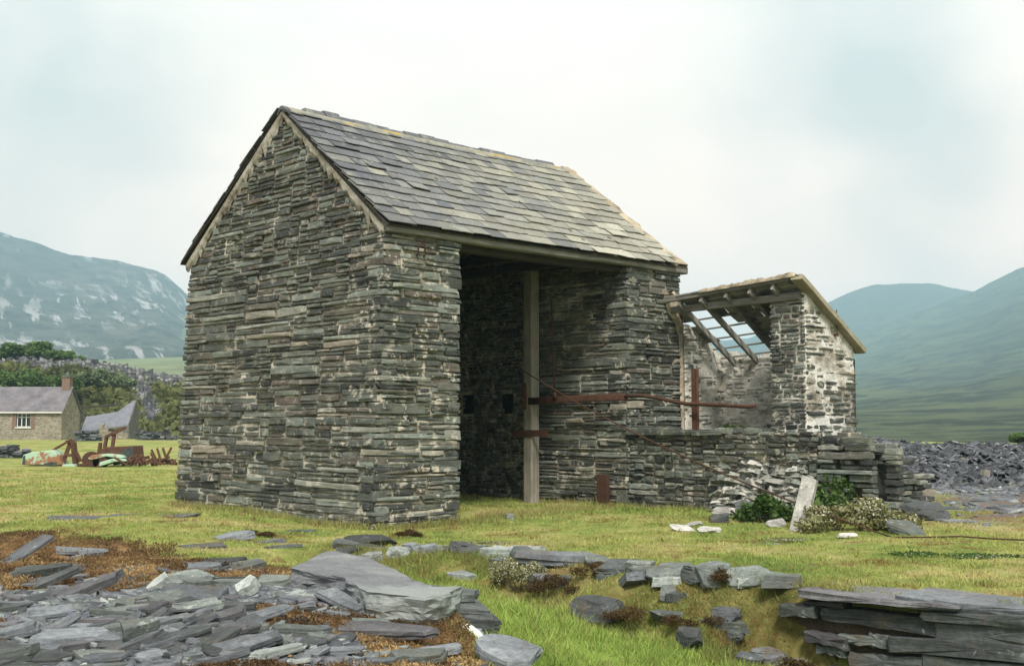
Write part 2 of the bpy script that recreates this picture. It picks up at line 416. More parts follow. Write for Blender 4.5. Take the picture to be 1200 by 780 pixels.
def build_hills():
    ml = mat_hill('scree_hillside', (.04,.042,.034), (.085,.075,.06), (.018,.02,.02), (.42,.40,.40))
    mr = mat_hill('green_hillside', (.095,.118,.055), (.055,.07,.042), (.025,.034,.027))
    mf = mat_hill('far_mountainside', (.06,.075,.05), (.08,.09,.06), (.045,.05,.04))
    ms = mat_hill('valley_side', (.085,.105,.05), (.12,.14,.06), (.05,.065,.035))
    mv = mat_hill('valley_pasture', (.20,.22,.11), (.16,.19,.09), (.11,.13,.07))
    hill('hill_scree', [(-900,215),(-500,225),(-250,240),(-60,258),(0,273),(22,281),(60,291),(120,303),(165,312),(182,316),(190,321),(218,345),(280,380),(360,412),(460,440),(560,470)], 700, 2300, ml, .07, 3, 1.4)
    hill('hill_spur', [(40,452),(90,430),(120,412),(160,392),(200,375),(240,352),(330,330),(450,325),(560,345),(680,390),(760,440)], 900, 2000, ms, .04, 8, .9)
    hill('valley_floor', [(-900,446),(-200,436),(0,430),(120,421),(210,418),(400,430),(620,452),(900,470)], 260, 900, mv, .01, 13, .8)
    hill('hill_green', [(700,480),(800,455),(900,425),(985,398),(1040,378),(1090,360),(1140,344),(1165,330),(1200,313),(1260,295),(1400,280),(1700,270),(2100,300)], 74, 2500, mr, .045, 21, 1.9, foot=-.12)
    hill('mountain_far', [(640,420),(760,408),(880,395),(930,372),(975,353),(1005,340),(1030,334),(1060,331),(1092,331),(1115,334),(1150,342),(1250,360),(1400,380)], 1900, 3000, mf, .05, 33, .9)

# ------------------------------------------------------------------ sky, sun, camera, air
def build_world():
    w = bpy.data.worlds.new('World'); scene.world = w; w.use_nodes = True
    t = w.node_tree; t.nodes.clear()
    out = t.nodes.new('ShaderNodeOutputWorld'); bg = t.nodes.new('ShaderNodeBackground'); t.links.new(bg.outputs[0], out.inputs[0])
    SK = .1
    bg.inputs[1].default_value = SK
    sky = t.nodes.new('ShaderNodeTexSky'); sky.sky_type = 'NISHITA'; sky.sun_disc = False
    sky.sun_elevation = SUN_EL; sky.sun_rotation = SUN_ROT
    tc = t.nodes.new('ShaderNodeTexCoord')
    def n(ty, **k):
        q = t.nodes.new(ty)
        for a, b in k.items(): setattr(q, a, b)
        return q
    mp = n('ShaderNodeMapping'); t.links.new(tc.outputs['Generated'], mp.inputs[0]); mp.inputs['Scale'].default_value = (1,1,2.6)
    nz = n('ShaderNodeTexNoise'); t.links.new(mp.outputs[0], nz.inputs[0]); nz.inputs['Scale'].default_value = 2.6; nz.inputs['Detail'].default_value = 6; nz.inputs['Roughness'].default_value = .5
    # thinner, bluish places in the cloud sheet
    def blob(px, py, size, amp):
        d = ray(px, py).normalized()
        vm = n('ShaderNodeVectorMath', operation='DISTANCE'); vm.inputs[1].default_value = d
        t.links.new(mp2.outputs[0], vm.inputs[0])
        mr = n('ShaderNodeMapRange', interpolation_type='SMOOTHSTEP'); t.links.new(vm.outputs['Value'], mr.inputs[0])
        mr.inputs[1].default_value = 0; mr.inputs[2].default_value = size; mr.inputs[3].default_value = amp; mr.inputs[4].default_value = 0
        return mr.outputs[0]
    # distort the direction a little so that the blobs get cloud edges
    nz2 = n('ShaderNodeTexNoise'); t.links.new(tc.outputs['Generated'], nz2.inputs[0]); nz2.inputs['Scale'].default_value = 5; nz2.inputs['Detail'].default_value = 5
    sb = n('ShaderNodeVectorMath', operation='SUBTRACT'); t.links.new(nz2.outputs['Color'], sb.inputs[0]); sb.inputs[1].default_value = (.5,.5,.5)
    sc = n('ShaderNodeVectorMath', operation='SCALE'); t.links.new(sb.outputs[0], sc.inputs[0]); sc.inputs['Scale'].default_value = .22
    mp2 = n('ShaderNodeVectorMath', operation='ADD'); t.links.new(tc.outputs['Generated'], mp2.inputs[0]); t.links.new(sc.outputs[0], mp2.inputs[1])
    def math_(op, a, b, c=False):
        q = n('ShaderNodeMath', operation=op, use_clamp=c)
        for i, v in ((0,a),(1,b)):
            if isinstance(v, (int,float)): q.inputs[i].default_value = v
            else: t.links.new(v, q.inputs[i])
        return q.outputs[0]
    bl = None
    for a in ((1010,150,.17,1.0),(1080,200,.12,.5),(930,80,.10,.3),(80,150,.16,.95),(-60,120,.16,.8),(200,165,.09,.5),(40,290,.08,.25),(330,60,.10,.25)):
        o = blob(*a); bl = o if bl is None else math_('ADD', bl, o)
    fac = math_('ADD', math_('MULTIPLY', bl, .75), math_('MULTIPLY', math_('SUBTRACT', nz.outputs['Fac'], .5), 1.3), True)
    cl = n('ShaderNodeMix', data_type='RGBA'); t.links.new(fac, cl.inputs[0])
    cl.inputs[6].default_value = tuple(v*SKYGAIN/SK for v in (.735,.705,.645))+(1,); cl.inputs[7].default_value = tuple(v*SKYGAIN/SK for v in (.43,.485,.475))+(1,)
    mx = n('ShaderNodeMix', data_type='RGBA')
    mx.inputs[0].default_value = .96
    sx = n('ShaderNodeSeparateXYZ'); t.links.new(tc.outputs['Generated'], sx.inputs[0])
    hz = n('ShaderNodeMapRange', interpolation_type='SMOOTHSTEP'); t.links.new(sx.outputs[2], hz.inputs[0]); hz.inputs[1].default_value = .0; hz.inputs[2].default_value = .40; hz.inputs[3].default_value = 1.0; hz.inputs[4].default_value = 0.0
    hm_ = n('ShaderNodeMix', data_type='RGBA', blend_type='MULTIPLY'); t.links.new(hz.outputs[0], hm_.inputs[0]); t.links.new(cl.outputs[2], hm_.inputs[6]); hm_.inputs[7].default_value = (1.46,1.07,.92,1)
    ze = n('ShaderNodeMapRange', interpolation_type='SMOOTHSTEP'); t.links.new(sx.outputs[2], ze.inputs[0]); ze.inputs[1].default_value = .32; ze.inputs[2].default_value = .85; ze.inputs[3].default_value = 0; ze.inputs[4].default_value = 1
    zm = n('ShaderNodeMix', data_type='RGBA', blend_type='MULTIPLY'); t.links.new(ze.outputs[0], zm.inputs[0]); t.links.new(hm_.outputs[2], zm.inputs[6]); zm.inputs[7].default_value = (.65,.66,.68,1)
    cl = zm
    t.links.new(sky.outputs[0], mx.inputs[6]); t.links.new(cl.outputs[2], mx.inputs[7]); t.links.new(mx.outputs[2], bg.inputs[0])
SUN_EL = R(50); SUN_AZ = R(174)      # azimuth clockwise from +Y; the sun stands behind the camera on its left
SUN_ROT = SUN_AZ
SKYGAIN = 1.0
def build_light_cam():
    l = bpy.data.lights.new('sun', 'SUN'); l.energy = 3.0; l.angle = R(12); l.color = (1,.955,.88)
    o = bpy.data.objects.new('sun', l); COL.objects.link(o)
    d = Vector((math.sin(SUN_AZ)*math.cos(SUN_EL), math.cos(SUN_AZ)*math.cos(SUN_EL), math.sin(SUN_EL)))
    o.rotation_euler = (-d).to_track_quat('-Z', 'Y').to_euler()
    c = bpy.data.cameras.new('camera'); co = bpy.data.objects.new('camera', c); COL.objects.link(co)
    c.sensor_width = 36; c.lens = 36*F/1200; c.clip_start = .1; c.clip_end = 20000
    co.location = (0,0,CAMZ); co.rotation_euler = (R(90)+PITCH, 0, 0)
    scene.camera = co
    vs = scene.view_settings; vs.view_transform = 'Standard'; vs.look = 'None'; vs.gamma = 1; vs.exposure = EXPO; vs.use_curve_mapping = False
    scene.cycles.max_bounces = 6; scene.cycles.diffuse_bounces = 3; scene.cycles.transparent_max_bounces = 8; scene.cycles.volume_bounces = 1
    scene.cycles.use_denoising = True
    try: scene.cycles.denoiser = 'OPENIMAGEDENOISE'
    except Exception: pass
EXPO = .78
HAZE = .00034; HAZETOP = 430
def build_haze():
    mb = MB(); mb.box((-5300,-5300,-4), (5300,6900,HAZETOP))
    m = bpy.data.materials.new('valley_air'); m.use_nodes = True; t = m.node_tree; t.nodes.clear()
    o = t.nodes.new('ShaderNodeOutputMaterial'); v = t.nodes.new('ShaderNodeVolumePrincipled')
    v.inputs['Density'].default_value = HAZE; v.inputs['Color'].default_value = (.54,.82,1.0,1); v.inputs['Anisotropy'].default_value = .1
    t.links.new(v.outputs[0], o.inputs['Volume'])
    h = mb.build('haze', m); tag(h, kind='stuff')
M['earth'] = mat_flat('dark_earth', (.04,.03,.02), (.09,.07,.045), 6)
# ------------------------------------------------------------------ slate masonry
def pack(L, H, lm, hm, g):
    """skyline packing: random coursed rubble as (u0,u1,z0,z1)"""
    du = .04; n = max(2, int(round(L/du))); du = L/n
    top = np.zeros(n); out = []
    q = .012
    while True:
        i = int(np.argmin(top)); h0 = top[i]
        if h0 >= H: break
        a = i
        while a > 0 and abs(top[a-1]-h0) < 1e-6: a -= 1
        b = i
        while b < n-1 and abs(top[b+1]-h0) < 1e-6: b += 1
        run = b-a+1
        nb = [top[k]-h0 for k in (a-1, b+1) if 0 <= k < n]
        lmin = max(2, int(lm[0]/du))
        if run < lmin and nb:
            h = min(nb)
            if h > hm[1]*1.3: h = h/2
            k = run
        else:
            k = int(np.exp(g.uniform(math.log(lm[0]), math.log(lm[1])))/du)
            k = max(lmin, min(k, run))
            if run-k < lmin: k = run
            h = hm[0]*(hm[1]/hm[0])**(g.beta(1.6, 2.2))
            if nb and g.random() < .62:
                c = [v for v in nb if hm[0] <= v <= hm[1]*1.25]
                if c: h = c[g.integers(len(c))]
            h = min(h, k*du*.9)
            h = max(q*2, round(h/q)*q)
        s0 = a if g.random() < .5 else b-k+1
        out.append((s0*du, (s0+k)*du, h0, h0+h)); top[s0:s0+k] = h0+h
    return out
def stones_mesh(rects, O, U, Vv, N, g, joint=.012, prot=(0,.045), depth=.13, mb=None, keep=None, limefun=None, tint=None, ragged=.6):
    O, U, Vv, N = Vector(O), Vector(U), Vector(Vv), Vector(N)
    mb = mb or MB()
    for (u0, u1, z0, z1) in rects:
        if keep:
            r = keep(u0, u1, z0, z1)
            if r is None: continue
            u0, u1, z0, z1 = r
        j = joint*g.uniform(.5, 1.9); L = u1-u0-j; h = z1-z0-j*g.uniform(.5, 1.2)
        if L < .03 or h < .012: continue
        cu = (u0+u1)/2; cz = (z0+z1)/2
        k = 2 if L < .3 else (3 if L < .7 else 5)
        e = min(.03, L*.1)
        tlt = g.normal(0, .012)
        per = []
        bow = g.normal(0, h*.05)
        for i in range(k+1):
            f = i/k; x = -L/2+L*f
            end = i in (0, k)
            dz = g.uniform(.0, h*.26*ragged) if end else g.uniform(-h*.02, h*.15*ragged)
            per.append((x+(g.uniform(0, e) if i == 0 else -g.uniform(0, e) if i == k else g.normal(0, L*.02)), -h/2+dz+x*tlt+bow*(1-(2*f-1)**2)))
        for i in range(k, -1, -1):
            f = i/k; x = -L/2+L*f
            end = i in (0, k)
            dz = g.uniform(0, h*.3*ragged) if end else g.uniform(-h*.02, h*.17*ragged)
            per.append((x+(g.uniform(0, e) if i == 0 else -g.uniform(0, e) if i == k else g.normal(0, L*.02)), h/2-dz+x*tlt+bow*(1-(2*f-1)**2)))
        n = len(per); p = g.uniform(*prot) if g.random() < .85 else prot[1]*g.uniform(.9, 1.6)
        tw = g.normal(0, .02); tl = g.normal(0, .05)
        ch = min(.012, h*.16)
        vs = []
        def pt(a, b, d): return O+U*(cu+a)+Vv*(cz+b)+N*d
        for a, b in per: vs.append(pt(a*.97, b*.94, -depth))
        for a, b in per: vs.append(pt(a, b, p-ch*1.3+a*tw+b*tl+g.normal(0, .003)))
        for a, b in per:
            sa = max(.5, 1-ch*1.6/max(abs(a), .02)) if abs(a) > L*.3 else 1
            sb = max(.45, 1-ch/max(abs(b), .008))
            vs.append(pt(a*sa, b*sb, p+a*tw+b*tl+g.normal(0, .004)))
        vs.append(pt(0, 0, p+g.normal(.002, .005)))
        fs = []
        for i in range(n):
            i2 = (i+1) % n
            fs.append((i, i2, n+i2, n+i)); fs.append((n+i, n+i2, 2*n+i2, 2*n+i)); fs.append((2*n+i, 2*n+i2, 3*n))
        r = g.random()
        if tint: r = tint(cu, cz, r)
        lm_ = 1.0 if limefun is None else limefun(cu, cz)
        mb.add(vs, fs, (r, lm_*g.uniform(.5, 1.0), g.random()))
    return mb
def mortar_mesh(name, mat, O, U, Vv, N, L, H, keep, g, level=-.028, amp=.02, sc=5.0, res=.045, parent=None, seed=1, levelfun=None):
    nu = int(L/res)+1; nv = int(H/res)+1
    uu, zz = np.meshgrid(np.linspace(0, L, nu), np.linspace(0, H, nv))
    d = level+amp*2*(fbm(uu*sc, zz*sc*1.6, seed*3.1, seed, 5)-.5)+amp*1.6*(fbm(uu*1.1, zz*1.1, seed*1.7, seed+2, 3)-.5)
    if levelfun is not None: d = d+levelfun(uu, zz)
    d = d-.07*np.exp(-np.minimum(uu, L-uu)/.035)
    O, U, Vv, N = [np.array(x, float) for x in (O, U, Vv, N)]
    V = O+uu[..., None]*U+zz[..., None]*Vv+d[..., None]*N
    i = np.arange(nv-1)[:, None]*nu+np.arange(nu-1)[None]
    Fq = np.stack([i, i+1, i+nu+1, i+nu], -1).reshape(-1, 4)
    cu = (uu[:-1,:-1]+uu[1:,1:]).ravel()/2; cz = (zz[:-1,:-1]+zz[1:,1:]).ravel()/2
    k = keep(cu, cz)
    return npmesh(name, V.reshape(-1, 3), Fq[k], mat, None, True, parent)
def wall_face(name, parent, O, U, Vv, N, L, H, seed, lm=(.12,.95), hm=(.03,.135), inside=None, stone='stone', mortar='mortar', level=-.026, amp=.02, joint=.012, prot=(0,.045), limefun=None, rect_keep=None, tint=None, pre=None, levelfun=None, ragged=.6):
    g = np.random.default_rng(seed)
    rects = pre(g) if pre else pack(L, H, lm, hm, g)
    mb = stones_mesh(rects, O, U, Vv, N, g, joint, prot, keep=rect_keep, limefun=limefun, tint=tint, ragged=ragged)
    o = mb.build(name, M[stone], parent)
    ins = inside or (lambda u, z: (u > -1) & (z > -1))
    mo = mortar_mesh('mortar', M[mortar], O, U, Vv, N, L, H, ins, g, level, amp, parent=o, seed=seed % 17+1, levelfun=levelfun)
    return o

# ------------------------------------------------------------------ the drum house
A0 = at_z(437, 613.5, 0.0)
ROT = math.atan2(.695, .719)
LEN, WID, EAVE, RIDGE, T1, T2, BAT = 8.3, 6.7, 5.02, 7.70, 1.87, 6.53, .046
def l2w(t, s, z=0.0):
    c, sn = math.cos(ROT), math.sin(ROT)
    return Vector((A0.x+c*t-sn*s, A0.y+sn*t+c*s, z))
def w2l(x, y):
    c, sn = math.cos(ROT), math.sin(ROT); dx, dy = x-A0.x, y-A0.y
    return c*dx+sn*dy, -sn*dx+c*dy
def roof_z(s): return EAVE-.04+(RIDGE-EAVE)*(1-np.abs(s-WID/2)/(WID/2))
def build_drumhouse():
    root = empty('drum_house', (A0.x, A0.y, 0), ROT)
    tag(root, 'tall roofed slate drum house with a wide open front and a timber post inside', 'drum house')
    base = -.35
    # gable wall, battered
    H = RIDGE+.1-base
    O = (BAT*base, WID, base); U = (0,-1,0); V = (BAT,0,1); N = (-1,0,BAT)
    def gk(u0, u1, z0, z1):
        zt = z1+base
        lim = lambda u: float(roof_z(WID-u))-.05
        if zt < EAVE-.2: return (u0, u1, z0, z1)
        # shrink sideways until it lies under the slope
        if (z0+base+.03) > lim((u0+u1)/2): return None
        s = 0
        while s < 40 and zt > lim(u0): u0 += .02; s += 1
        s = 0
        while s < 40 and zt > lim(u1): u1 -= .02; s += 1
        if u1-u0 < .08: return None
        return (u0, u1, z0, z1)
    gin = lambda u, z: (z+base) < roof_z(WID-u)-.03
    lf = lambda u, z: float(np.clip(.35+.5*sstep(1.5, 0, WID-u)*1.0+.25*sstep(3.5, 1.2, z), 0, 1))
    def tint(u, z, r):   # browner slate high in the gable
        return r if z < 4.9 else (.35*r+.52 if r > .55 else r*.8)
    def gpre(g):
        lo = pack(WID, 4.9, (.34,2.1), (.06,.215), g)
        up = pack(WID, H-4.9, (.26,1.1), (.07,.19), g)
        return lo+[(a,b,c+4.9,d+4.9) for a,b,c,d in up]
    wall_face('gable_wall', root, O, U, V, N, WID, H, 101, inside=gin, rect_keep=gk, limefun=lf, tint=tint, pre=gpre, level=-.016, amp=.026, joint=.019,
        levelfun=lambda u, z: .012*sstep(1.6, 0, WID-u)*sstep(5, 1, z))
    # front piers
    Vz = (0,0,1); Ns = (0,-1,0)
    wf = dict(lm=(.28,1.3), hm=(.055,.2), joint=.022)
    def pk(u0, u1, z0, z1):      # the battered gable corner trims the pier
        c = BAT*(z0+base); u0 = u0 if u0 > .02 else 0
        return (u0+(c if u0 == 0 else 0), u1, z0, z1) if u1 > c+.06 else None
    wall_face('front_pier', root, (0,0,base), (1,0,0), Vz, Ns, T1, EAVE-.1-base, 202, limefun=lambda u, z: .95, level=-.012, amp=.024, rect_keep=pk, inside=lambda u, z: u > BAT*(z+base)+.03, **wf)
    wall_face('front_pier', root, (T2,0,base), (1,0,0), Vz, Ns, LEN-T2, EAVE-.1-base, 203, limefun=lambda u, z: .5, level=-.028, amp=.02, **wf)
    # inner end wall: right half in line with the pier, left half set back, with two square holes
    s_in = WID-.55; SB = 2.62; REC = .16
    wall_face('inner_end_wall', root, (T2,SB,base), (0,-1,0), Vz, (-1,0,0), SB, EAVE-base, 204, lm=(.35,1.9), hm=(.05,.20), limefun=lambda u, z: .6, joint=.02, level=-.012, amp=.022)
    HO = [(3.755,2.14),(5.10,2.14)]
    hw, hh = .2, .22
    def hk(u0, u1, z0, z1):
        s1, s0 = s_in-u0, s_in-u1; a, b = z0+base, z1+base
        for s, z in HO:
            if s0 < s+hw and s1 > s-hw and a < z+hh and b > z-hh:
                if s0 < s-hw-.12: return (s_in-(s-hw), u1, z0, z1)
                if s1 > s+hw+.12: return (u0, s_in-(s+hw), z0, z1)
                return None
        return (u0, u1, z0, z1)
    def hin(u, z):
        ok = np.ones_like(u, bool)
        for s, zz in HO: ok &= ~((np.abs(s_in-u-s) < hw) & (np.abs(z+base-zz) < hh))
        return ok
    wall_face('recessed_end_wall', root, (T2+REC,s_in,base), (0,-1,0), Vz, (-1,0,0), s_in-SB, RIDGE-1.0-base, 205, lm=(.12,.6), hm=(.05,.16), limefun=lambda u, z: .9, rect_keep=hk, inside=hin, level=-.008)  # heavy lime and shallow setback lighten this dim wall by colour and shape
    mb = MB(); mb.box((T2+.01,SB-.001,base),(T2+REC+.1,SB+.05,EAVE)); mb.build('recess_side', M['core'], root)
    wall_face('back_wall', root, (T1,s_in,base), (1,0,0), Vz, Ns, T2+REC-T1, EAVE-base, 206, lm=(.15,.9), hm=(.05,.16), limefun=lambda u, z: .3)
    # solid cores behind the facings
    mb = MB(); gy = [(.07,EAVE-.12),(WID-.07,EAVE-.12),(WID/2,RIDGE-.14)]
    def core(t0, t1, s0, s1, bat=0.0):
        n0 = [(t0+bat*base,s0,base),(t0+bat*base,s1,base),(t0+bat*EAVE,s1,EAVE-.12),(t0+bat*RIDGE,WID/2,RIDGE-.16),(t0+bat*EAVE,s0,EAVE-.12)]
        n1 = [(t1,b,c) for a,b,c in n0]
        mb.add(n0+n1, [(0,1,2,3,4),(9,8,7,6,5)]+[(i,5+i,5+(i+1)%5,(i+1)%5) for i in range(5)], (.4,.4,.5))
    core(.09, T1, .09, WID, BAT); core(T2+.85, LEN, .09, WID)
    mb.box((T2+.1,.09,base),(T2+.85,SB,EAVE-.12)); mb.box((T1,s_in+.1,base),(T2+.85,WID,EAVE-.12))
    mb.build('rubble_core', M['core'], root)
    # bonded corner stones
    def quoins(x0, y0, sx, sy, bat, top, seed, long=(.55,1.1)):
        g = np.random.default_rng(seed); z = base; k = 0
        while z < top-.05:
            h = min(g.uniform(.07,.21), top-z); a = g.uniform(*long); b = g.uniform(.2,.38)
            la, lb = (a, b) if k % 2 else (b, a)
            n = MB(); pr, pq = g.uniform(.015,.05), g.uniform(.015,.05); o = bat*(z+h/2); j = lambda s=.012: g.normal(0,s)
            xs = lambda v: x0+o+sx*v; ys = lambda v: y0+sy*v
            f = [(-pr,-pq),(la*.5,-pq),(la,-pq),(la,.12),(.12,lb),(-pr,lb),(-pr,lb*.5)]
            q0 = [(xs(u+j()), ys(v+j()), z+.008+abs(j(.006))) for u, v in f]; q1 = [(xs(u+j()), ys(v+j()), z+h-.008-abs(j(.008))) for u, v in f]
            m_ = len(f); n.add(q0+q1, [tuple(range(m_)),tuple(range(2*m_-1,m_-1,-1))]+[(i,(i+1)%m_,m_+(i+1)%m_,m_+i) for i in range(m_)], (g.random(),g.uniform(.3,1),g.random()))
            bev(n.build('quoin', M['stone'], root), min(.014,h*.2), 2); z += h; k += 1
    quoins(0,0,1,1,BAT,EAVE-.1,61); quoins(T2,0,1,1,0,EAVE-.1,62,(.4,.8)); quoins(T1,0,-1,1,0,EAVE-.1,63,(.4,.7))
    # plain slate faces at the back and the far side
    wall_face('far_gable_wall', root, (LEN,0,base), (0,1,0), Vz, (1,0,0), WID, RIDGE+.1-base, 208, lm=(.2,.9), hm=(.06,.16), rect_keep=lambda a,b,c,d: gk(WID-b,WID-a,c,d) and (lambda q:(WID-q[1],WID-q[0],q[2],q[3]))(gk(WID-b,WID-a,c,d)), inside=lambda u, z: (z+base) < roof_z(u)-.03)
    # eave beam, wall plates
    mb = MB(); mb.beam((.16,-.02,EAVE-.02),(LEN+.12,-.02,EAVE-.02),.20,.17,seg=9,wob=.012); mb.build('eave_beam', M['wood'], root)
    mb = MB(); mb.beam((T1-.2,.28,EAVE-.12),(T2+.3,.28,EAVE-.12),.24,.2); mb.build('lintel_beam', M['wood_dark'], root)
    # mortar fillets along the verges
    for side in (1, -1):
        vs = []; fs = []; g = np.random.default_rng(31+side); n = 46
        L = math.hypot(WID/2+.06, RIDGE-EAVE)
        for i in range(n+1):
            f = i/n; s = (-.03 if side == 1 else WID+.03)+side*f*(WID/2+.03); z = EAVE-.03+f*(RIDGE-EAVE)
            w = (.21 if side == 1 else .19)*(.5+.9*g.random()) if i < n else .1
            if g.random() < .1: w *= 1.5
            t0 = BAT*z
            vs += [(t0-.075,s,z+.02),(t0-.07-.012*g.random(),s+side*.0,z-w*.55),(t0-.03,s,z-w),(t0+.05,s,z+.02)]
        for i in range(n):
            a = i*4
            for k in range(3): fs.append((a+k,a+4+k,a+5+k,a+1+k))
        mb = MB(); mb.add(vs, fs, (.6,.5,.5)); mb.build('verge_fillet', M['mortar_verge'], root)
    mb = MB(); pts = [(.88,-.02,4.58),(.88,-.07,4.60),(.88,-.075,4.74)]+[(.96+.08*math.cos(a),-.075,4.74+.06*math.sin(a)) for a in (2.6,2.0,1.57,1.1,.5)]+[(1.04,-.075,4.74),(1.04,-.07,4.60),(1.04,-.02,4.58)]
    mb.tube(pts, .014, 6); mb.build('iron_staple', M['rust'], root)
    # roof
    ang = math.atan2(RIDGE-EAVE, WID/2+.12); SL = math.hypot(RIDGE-EAVE, WID/2+.12)
    def slope(side):
        mb = MB(); g = np.random.default_rng(41+side); rows = 14; exp = (SL+.02)/rows
        ca, sa = math.cos(ang), math.sin(ang)
        def P(t, b, h):
            sag = -.045*math.sin(math.pi*min(max(t/8,0),1))*min(1,b/2)
            s = -.16+b*ca-h*sa; z = EAVE+.055+b*sa+h*ca+sag
            return (t, s if side == 1 else WID-s, z)
        for r in range(rows):
            b0 = -.06+r*exp; t = -.10+BAT*(EAVE+b0*sa)-.02+g.uniform(-.03,.03); big = 1.2 if r < 5 else 1.0
            end = 8.12+g.uniform(-.28,.10)-(.22 if r > 12 else 0)
            if r < 2: end -= .25*g.random()
            while t < end:
                w = g.uniform(.28,.58)*big; t1 = min(t+w, end+.12)
                if t1-t < .1: break
                L = exp*1.75 if r < rows-1 else exp*1.05; sk = g.normal(0,.006)
                if g.random() < .03: sk = g.normal(0,.07)
                dz = g.normal(0,.012); th = g.uniform(.009,.017); lift = .034+g.uniform(0,.014)+(.02 if g.random()<.05 else 0)
                y0 = b0+dz
                e = .004
                bot = [(t+e,y0+g.normal(0,.011)),((t+t1)/2,y0+g.normal(0,.012)),(t1-e,y0+g.normal(0,.011))]
                if g.random() < .14: bot[0] = (t+e+.02, y0+g.uniform(.01,.05))
                if g.random() < .14: bot[2] = (t1-e-.02, y0+g.uniform(.01,.05))
                if g.random() < .06: continue_gap = True
                top = [(t1-e,y0+L),((t+t1)/2,y0+L),(t+e,y0+L)]
                poly = [(a+sk*(b-y0),b) for a,b in bot+top]
                vs = [P(a,b,lift*(1-(b-y0)/L)) for a,b in poly]+[P(a,b,lift*(1-(b-y0)/L)+th) for a,b in poly]
                fs = [(0,5,4,3,2,1),(6,7,8,9,10,11)]+[(i,(i+1)%6,6+(i+1)%6,6+i) for i in range(6)]
                # lichen grows more to the right and lower down
                grey = np.clip((t/8)*.7+(.25-.5*b0/SL)*.6+g.normal(0,.15)+.12,0,1)
                mb.add(vs, fs, (float(grey), g.random(), g.random()))
                t = t1
        o = mb.build('roof_slope', M['roof'], root)
        # thin dark sheet added below the slates to stop sky light leaking
        b = MB(); vs = [P(.1,-.02,-.03),P(8.0,-.02,-.03),P(7.85,SL-.02,-.03),P(.3,SL-.02,-.03)]; vs += [(a,b_,c-.025) for a,b_,c in vs]
        b.add(vs, [(0,1,2,3),(7,6,5,4),(0,4,5,1),(1,5,6,2),(2,6,7,3),(3,7,4,0)]); b.build('roof_light_stop', M['wood_dark'], o)
        if side == 1:
            for k in range(15):
                n = MB(); t = g.uniform(2.5,8); bb = g.uniform(.0,.9) if k < 9 else g.uniform(.5,3)
                n.beam(P(t,bb+.05,.05),P(t+.004,bb-.05,.062),.022,.008)
                n.build('slate_clip', M['rust_bright'], o)
            v = MB(); g2 = np.random.default_rng(5)
            pts = []
            for i in range(24):
                b_ = SL*i/23; w = .10+.16*g2.random()
                pts += [P(8.02,b_,.03),P(8.12+w,b_,.04),P(8.12+w,b_,-.05),P(8.02,b_,-.06)]
            fs = []
            for i in range(23):
                a = i*4
                for k in range(4): fs.append((a+k,a+4+k,a+4+(k+1)%4,a+(k+1)%4))
            v.add(pts, fs); v.build('verge_mortar', M['mortar_buff'], o)
        return P
    P = slope(1); slope(-1)
    # ridge: angled slate pieces in mortar with yellow lichen under the lip
    mb = MB(); g = np.random.default_rng(55); t = .02+BAT*RIDGE-.12
    while t < 7.72:
        w = g.uniform(.35,.55); t1 = min(t+w, 7.8); sag = lambda q: -.045*math.sin(math.pi*q/8)
        z = RIDGE+.125+g.normal(0,.02)
        c = WID/2; hw_, dr = .155, .125
        a = g.random()*.4
        prof = [(-hw_,-dr),(-.045,.01),(.045,.01),(hw_,-dr),(hw_-.02,-dr-.03),(0,-.045),(-hw_+.02,-dr-.03)]
        vs = [(t+.003,c+p,z+q+sag(t)) for p,q in prof]+[(t1-.003,c+p,z+q+sag(t1)) for p,q in prof]; n = len(prof)
        mb.add(vs, [tuple(range(n)),tuple(range(2*n-1,n-1,-1))]+[(i,n+i,n+(i+1)%n,(i+1)%n) for i in range(n)], (a*.6,.4,g.random()))
        t = t1
    rg = mb.build('ridge', M['roof'], root)
    mb = MB(); vs = []; fs = []; n = 60
    for i in range(n+1):
        t = .3+7.45*i/n; w = .02+.09*max(-.1,g.normal(.3,.5)); sg = -.045*math.sin(math.pi*t/8)
        for p,q in ((SL-.10,.05),(SL-.16-w*.6,.062),(SL-.2-w,.03)):
            x,y,zz = P(t,p,q); vs.append((x,y,zz))
    for i in range(n):
        a = i*3; fs += [(a,a+1,a+4,a+3),(a+1,a+2,a+5,a+4)]
    mb.add(vs, fs); mb.build('ridge_mortar', M['lichen'], rg)
    # post and iron straps
    po = MB(); po.box((-.125,-.125,-.25),(.125,.125,5.0)); 
    post = po.build('post', M['wood_z'], root, loc=(6.12,2.40,0)); bev(post, .02)
    st = MB(); st.box((-.15,-.62,1.40),(-.128,.46,1.54)); st.build('iron_strap', M['rust'], post)
    st = MB(); st.box((-.155,.02,1.98),(-.127,.14,2.55)); [st.tube([(-.17,.08,z),(-.20,.08,z)],.025,6) for z in (2.05,2.2,2.42)]; st.build('hinge_plate', M['rust_bright'], post)
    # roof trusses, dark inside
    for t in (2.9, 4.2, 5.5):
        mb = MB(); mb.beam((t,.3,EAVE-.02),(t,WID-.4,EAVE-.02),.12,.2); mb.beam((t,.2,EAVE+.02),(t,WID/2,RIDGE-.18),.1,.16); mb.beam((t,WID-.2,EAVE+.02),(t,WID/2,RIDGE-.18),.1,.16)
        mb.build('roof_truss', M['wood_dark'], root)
    return root
def bev(o, w, seg=2):
    md = o.modifiers.new('edge', 'BEVEL'); md.width = w; md.segments = seg; md.limit_method = 'ANGLE'
